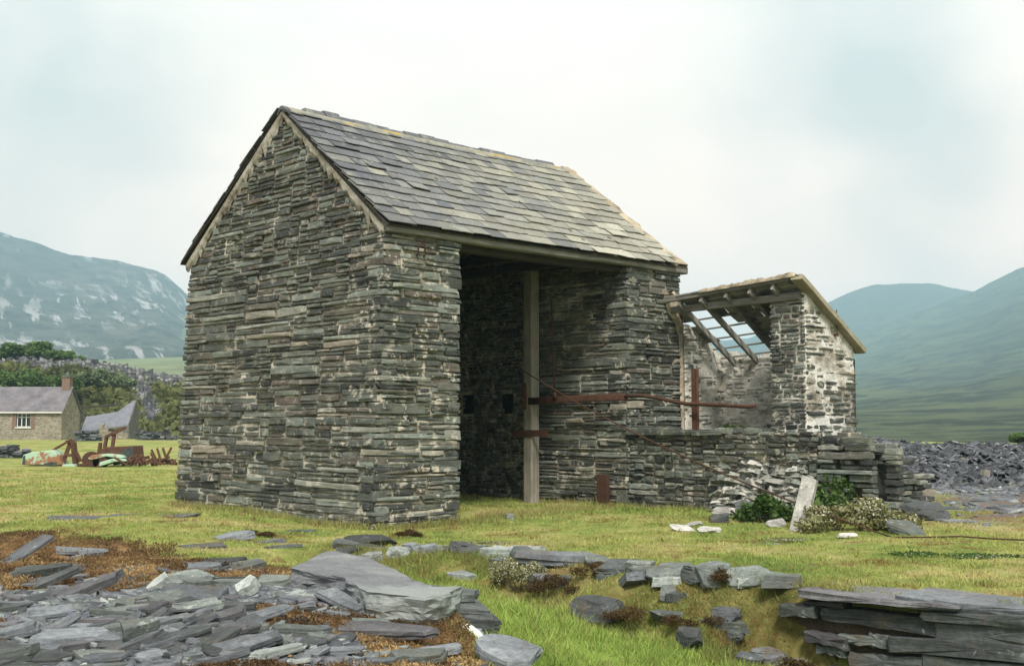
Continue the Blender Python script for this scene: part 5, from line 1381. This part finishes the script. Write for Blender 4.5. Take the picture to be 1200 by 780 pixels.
def build_grass():
    m = NT('grass_blades'); _, r, g_, b = m.attr()
    c, p = turf_colour(m, g_, 1.25); c = m.mix(1, c, m.ramp(r, [(0,.82),(1,1.26)]), 'MULTIPLY'); c = m.mix(b, c, (.30,.23,.11)); m.done(c, .8, None, .2)
    tr = m.N('ShaderNodeBsdfTranslucent'); m.put(tr.inputs['Color'], c); mx = m.N('ShaderNodeMixShader'); mx.inputs[0].default_value = .3
    m.t.links.new(m.b.outputs[0], mx.inputs[1]); m.t.links.new(tr.outputs[0], mx.inputs[2]); m.t.links.new(mx.outputs[0], m.out.inputs[0])
    g = np.random.default_rng(5); n = 760000
    Q = np.exp(g.uniform(math.log(6.5),math.log(48),n)); A = np.radians(g.uniform(-29,29,n)); x = np.sin(A)*Q; y = np.cos(A)*Q
    h, l, rk = zones(x, y); t, s = w2l(x, y)
    inside = (t > -.0)&(t < 8.4)&(s > .02)&(s < 6.8)
    plat = (t > 6.45)&(t < 10)&(s < .1)&(s > -6.0)
    keep = ~((inside&~((t>1.9)&(t<6.6)))|plat)&(g.random(n) < 1-rk*.97)&(g.random(n) < 1-h*.985)
    clump = fbm(x*3.5,y*3.5,0,41,3); keep &= g.random(n) < np.clip((clump-.25)*3.4,.12,1)
    x, y, l, Q, clump = x[keep], y[keep], l[keep], Q[keep], clump[keep]; n = len(x); z = gz(x, y)
    H = (.015+.04*l+.06*np.clip(clump-.5,0,1))*np.exp(g.normal(0,.4,n))*(1+Q*.012); W = (.0028+.00036*Q)*np.exp(g.normal(0,.2,n))
    yaw = g.uniform(0,2*math.pi,n); lean = g.normal(0,.55,(n,2))
    V = np.zeros((n,3,3)); dx, dy = np.cos(yaw)*W, np.sin(yaw)*W
    V[:,0] = np.c_[x-dx,y-dy,z-.005]; V[:,1] = np.c_[x+dx,y+dy,z-.005]; V[:,2] = np.c_[x+lean[:,0]*H,y+lean[:,1]*H,z+H]
    tone = np.c_[g.random(n),l,(g.random(n) < .16)*g.random(n)]
    # longer straw on the bank below the edge stones
    k = 60000; bx = g.uniform(-2.6,3.3,k); by = np.interp(bx,TX,TY)-g.uniform(-.25,1.7,k); bz = gz(bx,by); ok = (heap_d(bx,by) < -.1)&(fbm(bx*2.5,by*2.5,0,61,3) > .45); bx, by, bz = bx[ok], by[ok], bz[ok]; k = len(bx)
    hh = .045*np.exp(g.normal(0,.45,k)); ww = .005*np.exp(g.normal(0,.2,k)); ya = g.uniform(0,2*math.pi,k); le = g.normal(0,.6,(k,2)); le[:,1] -= .3
    V2 = np.zeros((k,3,3)); V2[:,0] = np.c_[bx-np.cos(ya)*ww,by-np.sin(ya)*ww,bz-.01]; V2[:,1] = np.c_[bx+np.cos(ya)*ww,by+np.sin(ya)*ww,bz-.01]; V2[:,2] = np.c_[bx+le[:,0]*hh,by+le[:,1]*hh,bz+hh]
    k3 = 26000; u = g.random(k3); side = g.random(k3); e = np.abs(g.normal(0,.1,k3))
    tt = np.where(side < .42, -e-.01, np.where(side < .58, u*T1, np.where(side < .78, T2-e-.02, T1+u*(T2-T1)))); ss = np.where(side < .42, u*6.7, np.where(side < .58, -e-.02, np.where(side < .78, 2.6*u-.0, -e*3-.02)))
    ss = np.where((side >= .66)&(side < .78), -4.4*u, ss)
    c_, s_ = math.cos(ROT), math.sin(ROT); gx = A0.x+c_*tt-s_*ss; gy = A0.y+s_*tt+c_*ss; gzz = gz(gx,gy); hg = .06*np.exp(g.normal(0,.45,k3)); wg = .009; lg = g.normal(0,.4,(k3,2)); yg = g.uniform(0,6.28,k3)
    V3 = np.zeros((k3,3,3)); V3[:,0] = np.c_[gx-np.cos(yg)*wg,gy-np.sin(yg)*wg,gzz-.01]; V3[:,1] = np.c_[gx+np.cos(yg)*wg,gy+np.sin(yg)*wg,gzz-.01]; V3[:,2] = np.c_[gx+lg[:,0]*hg,gy+lg[:,1]*hg,gzz+hg]
    V2 = np.concatenate([V2,V3]); k += k3
    V = np.concatenate([V,V2]); tone = np.r_[tone,np.c_[g.random(k),.35*g.random(k),g.random(k)*.8]]; n += k
    o = npmesh('grass', V.reshape(-1,3), np.arange(n*3).reshape(n,3), m.m, np.repeat(tone,3,axis=0)); tag(o, kind='stuff')
    # moss and dry stems on the heap
    n = 380000; x = g.uniform(-9.5,.3,n); y = 6.3*(18/6.3)**g.random(n); h, l, rk = zones(x, y)
    mn = mossmap(x, y); keep = (h > .3)&(mn+g.normal(0,.08,n) > .45)&(fbm(x*5,y*5,0,55,3) > .42); x, y = x[keep], y[keep]; n = len(x); z = gz(x, y)
    P = np.c_[x,y,z+g.uniform(0,.03,n)+.05*g.random(n)*sstep(.55,.9,mossmap(x,y))]
    mm = mat_leaf('moss_stems', (.055,.034,.018), (.19,.115,.05), (.45,.32,.15))
    o = leaves('moss', P, .011, mm, g, None, 2.2, np.clip(fbm(x*1.9,y*1.9,0,17,4)*1.9-.45+g.normal(0,.12,n),0,1), 1.2); tag(o, kind='stuff')

# ------------------------------------------------------------------ behind: cottage, ruin, wreck, tips
def rubble_mat(name, a, b, mort):
    m = NT(name); o = m.coord((1,1,2.4)); vo = m.voro(o, 3.2, 'F1', 'Color'); sp = m.N('ShaderNodeSeparateColor'); m.t.links.new(vo, sp.inputs[0])
    c = m.mix(sp.outputs[0], a, b); e = m.voro(o, 3.2, 'DISTANCE_TO_EDGE'); c = m.mix(m.ramp(e, [(.02,.8),(.07,0)]), c, mort)
    c = m.mix(1, c, m.ramp(m.noise(m.coord(), 1.2, 6, .7), [(.3,.75),(.7,1.25)]), 'MULTIPLY'); return m.done(c, .9, m.bump(e, .5, .05))
M['cottage_wall'] = rubble_mat('cottage_rubble', (.15,.13,.10), (.27,.235,.18), (.38,.34,.27))
M['cottage_dark'] = rubble_mat('slate_rubble_wall', (.06,.065,.065), (.15,.15,.14), (.22,.2,.17))
M['far_roof'] = mat_flat('far_purple_slates', (.10,.092,.108), (.20,.185,.195), 1.1)
M['ruin_roof'] = mat_flat('far_blue_slates', (.14,.145,.17), (.20,.205,.23), 2)
M['brick'] = mat_flat('red_brick', (.15,.09,.07), (.22,.15,.12), 8)
M['white'] = mat_flat('white_paint', (.55,.53,.5), (.7,.68,.64), 6)
def mat_glass():
    m = NT('dark_window_glass'); return m.done((.012,.014,.016), .15, None, .5)
M['glass'] = mat_glass()
def build_cottage():
    Y = 106.0; x1 = at_y(72,500,Y).x; x0 = x1-22; z0 = gz1(x1,Y)-.1; d = 4.4
    ze = at_y(30,481.5,Y).z; zr = at_y(60,455,Y+2.2).z
    root = empty('cottage', (x1,Y,z0)); tag(root, 'long stone cottage with a streaked purple slate roof and a brick edged window', 'cottage')
    L = x1-x0; e = ze-z0; r = zr-z0
    mb = MB(); wx = at_y(27.5,492,Y).x-x1; wz = at_y(27,492,Y).z-z0; ww, wh = .62, .62
    mb.box((-L,0,0),(wx-ww,.4,e)); mb.box((wx+ww,0,0),(0,.4,e)); mb.box((wx-ww,0,0),(wx+ww,.4,wz-wh)); mb.box((wx-ww,0,wz+wh),(wx+ww,.4,e)); mb.box((-L,d-.4,0),(0,d,e))
    mb.build('front_wall', M['cottage_wall'], root)
    mb = MB(); mb.prism([(.01,0),(d-.01,0),(d-.01,e),(d/2,r-.05),(.01,e)], -.42, -.002, axis='x'); mb.build('gable_wall', M['cottage_wall'], root)
    mb = MB(); a = .18
    for s in (0,1):
        y0, y1 = (-a,d/2) if s == 0 else (d+a,d/2)
        za = e-(r-e)/(d/2)*a+.06
        mb.add([(-L,y0,za),(.16,y0,za),(.16,y1,r+.06),(-L,y1,r+.06),(-L,y0,za+.1),(.16,y0,za+.1),(.16,y1,r+.16),(-L,y1,r+.16)],[(3,2,1,0),(4,5,6,7),(0,1,5,4),(1,2,6,5),(2,3,7,6),(3,0,4,7)])
    mb.build('roof', M['far_roof'], root)
    mb = MB(); mb.box((-L,-.26,e-.18),(.1,-.19,e-.06)); mb.build('gutter', M['white'], root)
    ch = MB(); ch.box((-.75,d/2-.4,r-.2),(-.05,d/2+.4,r+1.0)); c = ch.build('chimney', M['brick'], root)
    k = MB(); k.box((-.82,d/2-.47,r+1.0),(.02,d/2+.47,r+1.14)); k.tube([(-.4,d/2,r+1.14),(-.4,d/2,r+1.5)],.16,8); k.build('chimney_cap', M['cottage_dark'], c)
    wn = MB(); wn.box((wx-ww-.38,-.03,wz-wh-.12),(wx-ww,.1,wz+wh+.15)); wn.box((wx+ww,-.03,wz-wh-.12),(wx+ww+.38,.1,wz+wh+.15)); wn.box((wx-ww,-.02,wz+wh),(wx+ww,.1,wz+wh+.15)); w = wn.build('window', M['brick'], root)
    fr = MB()
    for q in (-ww+.04,-.2,.2,ww-.04): fr.box((wx+q-.035,.12,wz-wh),(wx+q+.035,.17,wz+wh))
    for q in (-wh+.04,.25,wh-.04): fr.box((wx-ww,.118,wz+q-.035),(wx+ww,.172,wz+q+.035))
    fr.build('frame', M['white'], w); gl = MB(); gl.box((wx-ww,.2,wz-wh),(wx+ww,.22,wz+wh)); gl.build('pane', M['glass'], w)
    si = MB(); si.box((wx-ww-.1,-.1,wz-wh-.1),(wx+ww+.1,.1,wz-wh)); si.build('sill', M['white'], w)
    # ruined outhouse beside it
    Y2 = 112.0; P = lambda x, y, Y_=Y2: at_y(x, y, Y_)
    o = P(125,514); root = empty('ruined_outhouse', (o.x,Y2,o.z-.1)); tag(root, 'small ruined outhouse with a sagging blue slate roof and a broken ridge beam', 'outhouse')
    rel = lambda x, y, Y_=Y2: at_y(x,y,Y_)-Vector((o.x,Y2,o.z-.1))
    pts = [rel(94,507),rel(122,501),rel(150,497),rel(159,468.5,Y2+3.2),rel(150,473,Y2+3.1),rel(138,482,Y2+2.4),rel(120,485,Y2+2.2),rel(101,488,Y2+2.0)]
    n = len(pts); mb = MB(); mb.add(pts+[p+Vector((0,.0,-.16)) for p in pts], [tuple(range(n)),tuple(range(2*n-1,n-1,-1))]+[(i,n+i,n+(i+1)%n,(i+1)%n) for i in range(n)]); mb.build('roof', M['ruin_roof'], root)
    mb = MB(); a, b, c = rel(151,497.5), rel(160,469,Y2+3.2), rel(162,516,Y2+6); a0 = Vector((a.x,a.y,0)); 
    vs = [a0,a,b,Vector((c.x,c.y,2.6)),Vector((c.x,c.y,0))]; vs2 = [v+Vector((-.5,.1,0)) for v in vs]
    mb.add(vs+vs2, [(0,1,2,3,4),(9,8,7,6,5)]+[(i,5+i,5+(i+1)%5,(i+1)%5) for i in range(5)]); mb.build('gable_wall', M['cottage_dark'], root)
    g = np.random.default_rng(8); mb = MB(); x = rel(116,512).x; xe = rel(150,512).x; 
    while x < xe: w = g.uniform(.3,.7); mb.box((x,-.1,0),(x+w*.96,.5,g.uniform(.35,1.5)),jit=.05); x += w
    mb.build('front_wall', M['cottage_wall'], root)
    mb = MB(); a, b = rel(93,477,Y2+3), rel(143,474,Y2+3); mb.beam(a,b,.2,.2); mb.build('ridge_beam', M['wood_dark'], root)
    mb = MB(); mb.beam(rel(93,478,Y2+3),rel(94,513,Y2+1.5),.25,.25); mb.beam(rel(99,478,Y2+3),rel(97,513,Y2+1.5),.18,.18); mb.build('door_post', M['wood_dark'], root)
    # field walls of slate rubble
    for nm, (xa,xb,ya,yb,Yd,h), lb in (('field_wall',(-40,28,545,541,62.0,.85),'tumbled dark slate wall at the left, in front of the cottage'),('field_wall',(158,206,514,517,104,1.0),'low dark rubble wall beside the drum house, under the heathery bank'),('field_wall',(88,118,517,515,100,.9),'heap like rubble wall between the cottage and the outhouse')):
        A_, B_ = at_y(xa,ya,Yd), at_y(xb,yb,Yd); L = (B_-A_).length; mb = MB(); g = np.random.default_rng(int(Yd))
        u = 0
        while u < L:
            z = -.15; w = g.uniform(.18,.5)
            hh = h*g.uniform(.6,1)*(1 if u < L*.8 else .5)
            while z < hh: t = g.uniform(.06,.15); mb.box((u+g.normal(0,.05),g.uniform(-.3,0),z),(u+w,.5,z+t*.93),(g.random(),.1,.5),jit=.04); z += t
            u += w
        gzv = min(gz1(A_.x,Yd), gz1(B_.x,Yd)); tag(mb.build(nm, M['tipchips'], None, loc=(A_.x,Yd,gzv)), lb, 'wall')
def build_wreck():
    Y = 50.0; o = at_y(30,541,Y); root = empty('scrapped_tractor', (o.x,Y,gz1(o.x,Y))); tag(root, 'scrapped pale green tractor collapsed into rusty frames in the field', 'tractor')
    S = F/Y; f = lambda x, y: ((x-30)/S, (542.5-y)/S)
    def plate(name, pts, y0, y1, mat, parent=root, jit=0):
        mb = MB(); mb.prism([f(*p) for p in pts], y0, y1, axis='y'); o = mb.build(name, M[mat], parent); bev(o,.03); return o
    bn = plate('bonnet', [(28,541),(30,530),(40,526.5),(64,524),(70,530),(75,541),(68,538.5),(56,541)], -.3,.6,'wreck_green')
    plate('grille', [(29.5,540),(30.5,531),(33,530),(33,540.5)], -.34,-.301,'wreck_dark', bn)
    plate('wheel_arch', [(53,543),(55,539.5),(63,537.5),(70,539),(70,543)], -.345,-.302,'wreck_dark', bn)
    plate('sill_panel', [(64,544),(66,541),(88,540.5),(90,544)], -.2,.5,'wreck_green')
    mb = MB()
    for a, b, w in (((72,541),(80,512),.16),((80,512),(92,538),.14),((58,526),(75,515),.10),((75,515),(84,514),.14),((84,515),(86,541),.2),((74,530),(90,531),.12)):
        p, q = f(*a), f(*b); mb.beam((p[0],.1,p[1]),(q[0],.25,q[1]),w,w)
    mb.build('engine_frame', M['rust_bright'], root)
    cb = plate('cab', [(112,536),(113,523.5),(120,521),(152,519.5),(154,536),(140,533)], .3,1.7,'rust_bright')
    plate('cab_panel', [(138,535),(139,525),(152,520.5),(154,535)], .26,.299,'wreck_dark', cb)
    mb = MB()
    for a, b in (((117,522),(118,508)),((126,521),(127,506)),((118,509),(140,498)),((110,532),(111,516)),((100,540),(118,524))):
        p, q = f(*a), f(*b); mb.beam((p[0],.5,p[1]),(q[0],.6,q[1]),.13,.13)
    mb.build('cab_posts', M['rust_bright'], root)
    plate('mudguard', [(104,534),(108,530),(126,528.5),(142,530),(146,533),(143,534),(125,531.5),(108,536)], -.2,.7,'wreck_green')
    plate('mudguard', [(120,543),(121,538),(135,534),(150,534.5),(154,537),(138,537.5),(127,541)], -.5,.3,'wreck_green')
    mb = MB(); g = np.random.default_rng(6)
    for k in range(16):
        x = g.uniform(92,158); y = g.uniform(533,543); p = f(x,y); q = f(x+g.uniform(-14,14),y+g.uniform(-6,3)); mb.beam((p[0],g.uniform(-.3,.9),max(.03,p[1])),(q[0],g.uniform(-.3,.9),max(.03,q[1])),.09,.13)
    mb.build('chassis', M['rust_bright'], root)
    for i, (x, y, r) in enumerate(((107,536,.36),(118,538,.30))):
        p = f(x,y); mb = MB(); mb.tube([(p[0],-.15,p[1]),(p[0],.1,p[1])],r,16); mb.build('wheel', M['rust'], root)
    labs = ['tangle of rusty iron straps beside the tractor','low rusty harrow frame nearest the drum house','bent rusty bars sticking up at the end of the scrap']
    for i, (xa, xb) in enumerate(((150,172),(172,202),(184,200))):
        p = at_y((xa+xb)/2,541,Y-1+i*.7); mb = MB()
        for k in range(11):
            w = (xb-xa)/S; a = Vector((g.uniform(-.5,.5)*w,g.uniform(-.5,.5),g.uniform(.02,.25))); b = a+Vector((g.uniform(-.5,.5),g.uniform(-.4,.4),g.uniform(-.1,.35 if i != 2 else .6))); b.z = max(b.z,.03); mb.beam(a,b,.06,.09)
        for k in range(3): mb.tube([((-.5+k*.4)*1.0,0,.05),((-.3+k*.4),.1,.28),((-.1+k*.4),.1,.1)],.035,6)
        tag(mb.build('scrap_iron', M['rust_bright'], None, loc=(p.x,p.y,gz1(p.x,p.y))), labs[i], 'scrap iron')
M['wreck_green'] = mat_flat('faded_green_paint_and_rust', (.36,.55,.40), (.40,.56,.42), 1.0)
def _wg():
    m = NT('rusted_green_paint'); o = m.coord(); c = m.mix(m.ramp(m.noise(o, 1.1, 7, .75), [(.53,0),(.58,1)]), (.36,.50,.37), (.27,.13,.07)); return m.done(c, .6)
M['wreck_green'] = _wg()
M['wreck_dark'] = mat_flat('dark_wreck_metal', (.03,.035,.03), (.08,.09,.075), 3)
def mound(name, Y0, Y1, prof, mat, back=1.5, seed=1, amp=.12, kind='structure', nr=60, pw=.7):
    px = np.array([p[0] for p in prof], float); py = np.array([p[1] for p in prof], float); pxs = np.linspace(px[0],px[-1],260); pys = np.interp(pxs,px,py)
    t = np.r_[np.linspace(0,1,nr),np.linspace(1,back,20)[1:]]; X, T = np.meshgrid(pxs, t); PY, _ = np.meshgrid(pys, t)
    Y = Y0+(Y1-Y0)*T; x = (X-600)/F*Y; top = CAMZ+(500-PY)/F*Y1; b = gz(x, Y)-.3
    h = np.where(T <= 1, b+(top-b)*np.clip(T,0,1)**pw, b+(top-b)*(1-((T-1)/(back-1))**2))
    h = h+(top-b)*amp*2*(fbm(x*.16,Y*.16,0,seed,5)-.5)*np.clip(T*4,0,1)*np.clip((1.0-T)*3+.35,0,1)
    n, m_ = len(pxs), len(t); i = np.arange(m_-1)[:,None]*n+np.arange(n-1)[None]
    o = npmesh(name, np.c_[x.ravel(),Y.ravel(),h.ravel()], np.stack([i,i+1,i+n+1,i+n],-1).reshape(-1,4), mat, None, True); tag(o, kind=kind)
    def sample(k, g, tr=(0,1.1), pr=None):
        a = g.integers(0,n,k); c = (g.uniform(tr[0],min(tr[1],back),k)); idx = np.clip(np.searchsorted(t, c),0,m_-1)
        return np.c_[x[idx,a]+g.normal(0,.3,k)*0,Y[idx,a],h[idx,a]], pxs[a], c
    return o, sample
def build_tips():
    g = np.random.default_rng(15)
    mslate = mat_chips('slate_tip_ground', [(0,(.06,.062,.068)),(1,(.12,.125,.14))]); mm = NT('slate_tip_ground'); p = mm.worldpos()
    c = mm.ramp(mm.noise(p, 2.2, 8, .75), [(.3,(.035,.037,.042)),(.5,(.09,.095,.105)),(.7,(.17,.175,.185))]); M['tipground'] = mm.done(c, .8, mm.bump(mm.noise(p, 3, 8, .75), .9, .2))
    mh = NT('heathery_bank'); p = mh.worldpos(); c = mh.ramp(mh.noise(p, .5, 8, .72), [(.32,(.05,.055,.025)),(.45,(.09,.10,.035)),(.58,(.13,.135,.05)),(.72,(.11,.075,.04))]); M['heath'] = mh.done(c, .95, mh.bump(mh.noise(p, 2, 7, .7), .9, .3))
    # left: long bank of quarry waste behind the cottage
    o, smp = mound('quarry_bank_terrain', 121, 150, [(-700,410),(-200,414),(0,420),(60,421),(95,424),(130,430),(160,436),(185,441),(205,442),(300,448),(420,462),(560,480)], M['heath'], 1.6, 3, .05)
    P, px, t = smp(26000, g); P[:,2] += .05
    ridge = (t > .80+.06*np.sin(px*.09))&(g.random(len(t)) < .95); gully = (np.abs(px-168+(t-.5)*34) < 9+6*g.random(len(t)))&(t > .12); edge2 = (px > 112)&(px < 215)&(t > .60+.1*g.random(len(t)))
    k = (ridge|gully|edge2)&(px < 330); Pk = P[k]
    shards('quarry_rubble', Pk[:,:2], Pk[:,2], g, (.22,.75), M['tiprub'], tilt=.3, flat=.7)
    # dark heather over the bank, one mass
    kk = (~ridge)&(~gully)&(px < 330)&(t > .02)&(t < .85); Q = P[kk]; Q = Q+np.c_[g.normal(0,.3,len(Q)),g.normal(0,.2,len(Q)),g.uniform(.1,.5,len(Q))]
    tag(leaves('heather_cover', Q, .55, M['leaf_heath'], g, None, 1.4, np.clip(fbm(Q[:,0]*.25,Q[:,1]*.25,0,4,4)*1.6-.3+g.normal(0,.1,len(Q)),0,1), .8), kind='stuff')
    at = lambda x, y, Y: (lambda q: (q.x,q.y,q.z))(at_y(x,y,Y))
    for i, (x, y, w, h, lb) in enumerate(((2,421,3.5,2.0,'dark leafy tree at the left edge on top of the quarry bank'),(13,422,4.2,2.9,'round tree second from the left on the quarry bank'),(39,423,6.0,3.6,'biggest broad green tree on top of the quarry bank'),(66,424,4.5,2.2,'low spreading tree right of the biggest one on the quarry bank'),(84,425,3.2,1.2,'small scrubby tree last on the quarry bank crest'))):
        tree(at(x,y,149), w*.9, h*.72, 2600, .26, M['leaf_far'], 40+i, lb, 'trees on the quarry bank')
    for i, (x, y, Y, w, h, mt, lb) in enumerate(((10,456,126,7,3.4,'leaf_far','large dark green bush behind the left end of the cottage roof'),(36,456,127,5,2.6,'leaf_far','dark green bush behind the middle of the cottage roof'),(71,456,128,5,2.4,'leaf','fresh green bush left of the chimney'),(112,450,135,5,2.8,'leaf_grey','grey green willow bush above the outhouse'),(136,452,136,4.5,2.0,'leaf_grey','smaller grey green willow right above the outhouse roof'),(98,470,128,4,1.6,'leaf_heath','low olive bush between chimney and outhouse'))):
        bush('hillside_bush', at(x,y,Y), w*.85, w*.5, h*.72, 2600, .22, M[mt], 60+i, lb, 'bush', 'bushes on the quarry bank', 10)
    # right: slate tip
    o, smp = mound('slate_tip_terrain', 27, 50, [(955,512),(985,511),(1015,515),(1040,519),(1080,523),(1130,523),(1170,523),(1205,525),(1300,523),(1420,528),(1500,545)], M['tipground'], 1.7, 6, .09, pw=.8)
    P, px, t = smp(24000, g, (.0,1.25)); shards('tip_slates', P[:,:2], P[:,2], g, (.08,.5), M['tipchips'], tilt=.38)
    # slate litter on the flat in front of it
    n = 9000; x = g.uniform(6,22,n); y = g.uniform(18,29,n); h, l, rk = zones(x,y); k = (rk > .5)&(g.random(n) < np.clip((fbm(x*.5,y*.5,0,88,4)-.38)*5,.04,1)); shards('slate_litter', np.c_[x,y][k], gz(x[k],y[k]), g, (.06,.38), M['chips'], tilt=.15)
    p = at_y(1152,572,33.0); e = MB(); e.box((-.1,-.08,0),(.1,.08,.62),jit=.02); o = e.build('stump_post', M['wood_z'], None, loc=(p.x,p.y,p.z-.1)); o.rotation_euler = (0,R(9),.3); tag(o, 'pale broken post leaning in the slate tip', 'post')
    p = at_y(1150,546,40.0); mb = MB(); mb.beam((-.7,0,.25),(.9,.2,-.12),.16,.1); tag(mb.build('timber_baulk', M['wood'], None, loc=(p.x,p.y,p.z)), 'grey timber lying across the slate tip', 'timber')
    p = at_y(1201,522,48.0); tree((p.x,p.y,p.z-.2), 1.3, .75, 1200, .09, M['leaf_far'], 91, 'dark green sapling on the slate tip at the right edge', None, 'sapling')
    # flat slates by the tip foot
    for i, (x, y, pl, lb) in enumerate(((1100,596,60,'long pale slate flat on the brown strip before the tip'),(1165,586,50,'grey slate on the brown strip at the right edge'),(1120,612,40,'slate lying on the grey flat beside the grass'))):
        px_slab(x, y, pl, 0, .05, .4, 'blue', lb, 1500+i, (R(3),R(2)))
M['tiprub'] = mat_chips('quarry_rubble', [(0,(.025,.027,.03)),(.4,(.065,.066,.07)),(.75,(.12,.12,.125)),(1,(.24,.235,.22))])

# ------------------------------------------------------------------ build everything
build_world(); build_light_cam(); build_ground(); build_hills(); build_haze()
build_drumhouse(); build_leanto(); build_platform(); build_ironwork()
build_big_slab(); build_heap(); build_edge(); build_retaining()
build_plants(); build_grass(); build_cottage(); build_wreck(); build_tips()
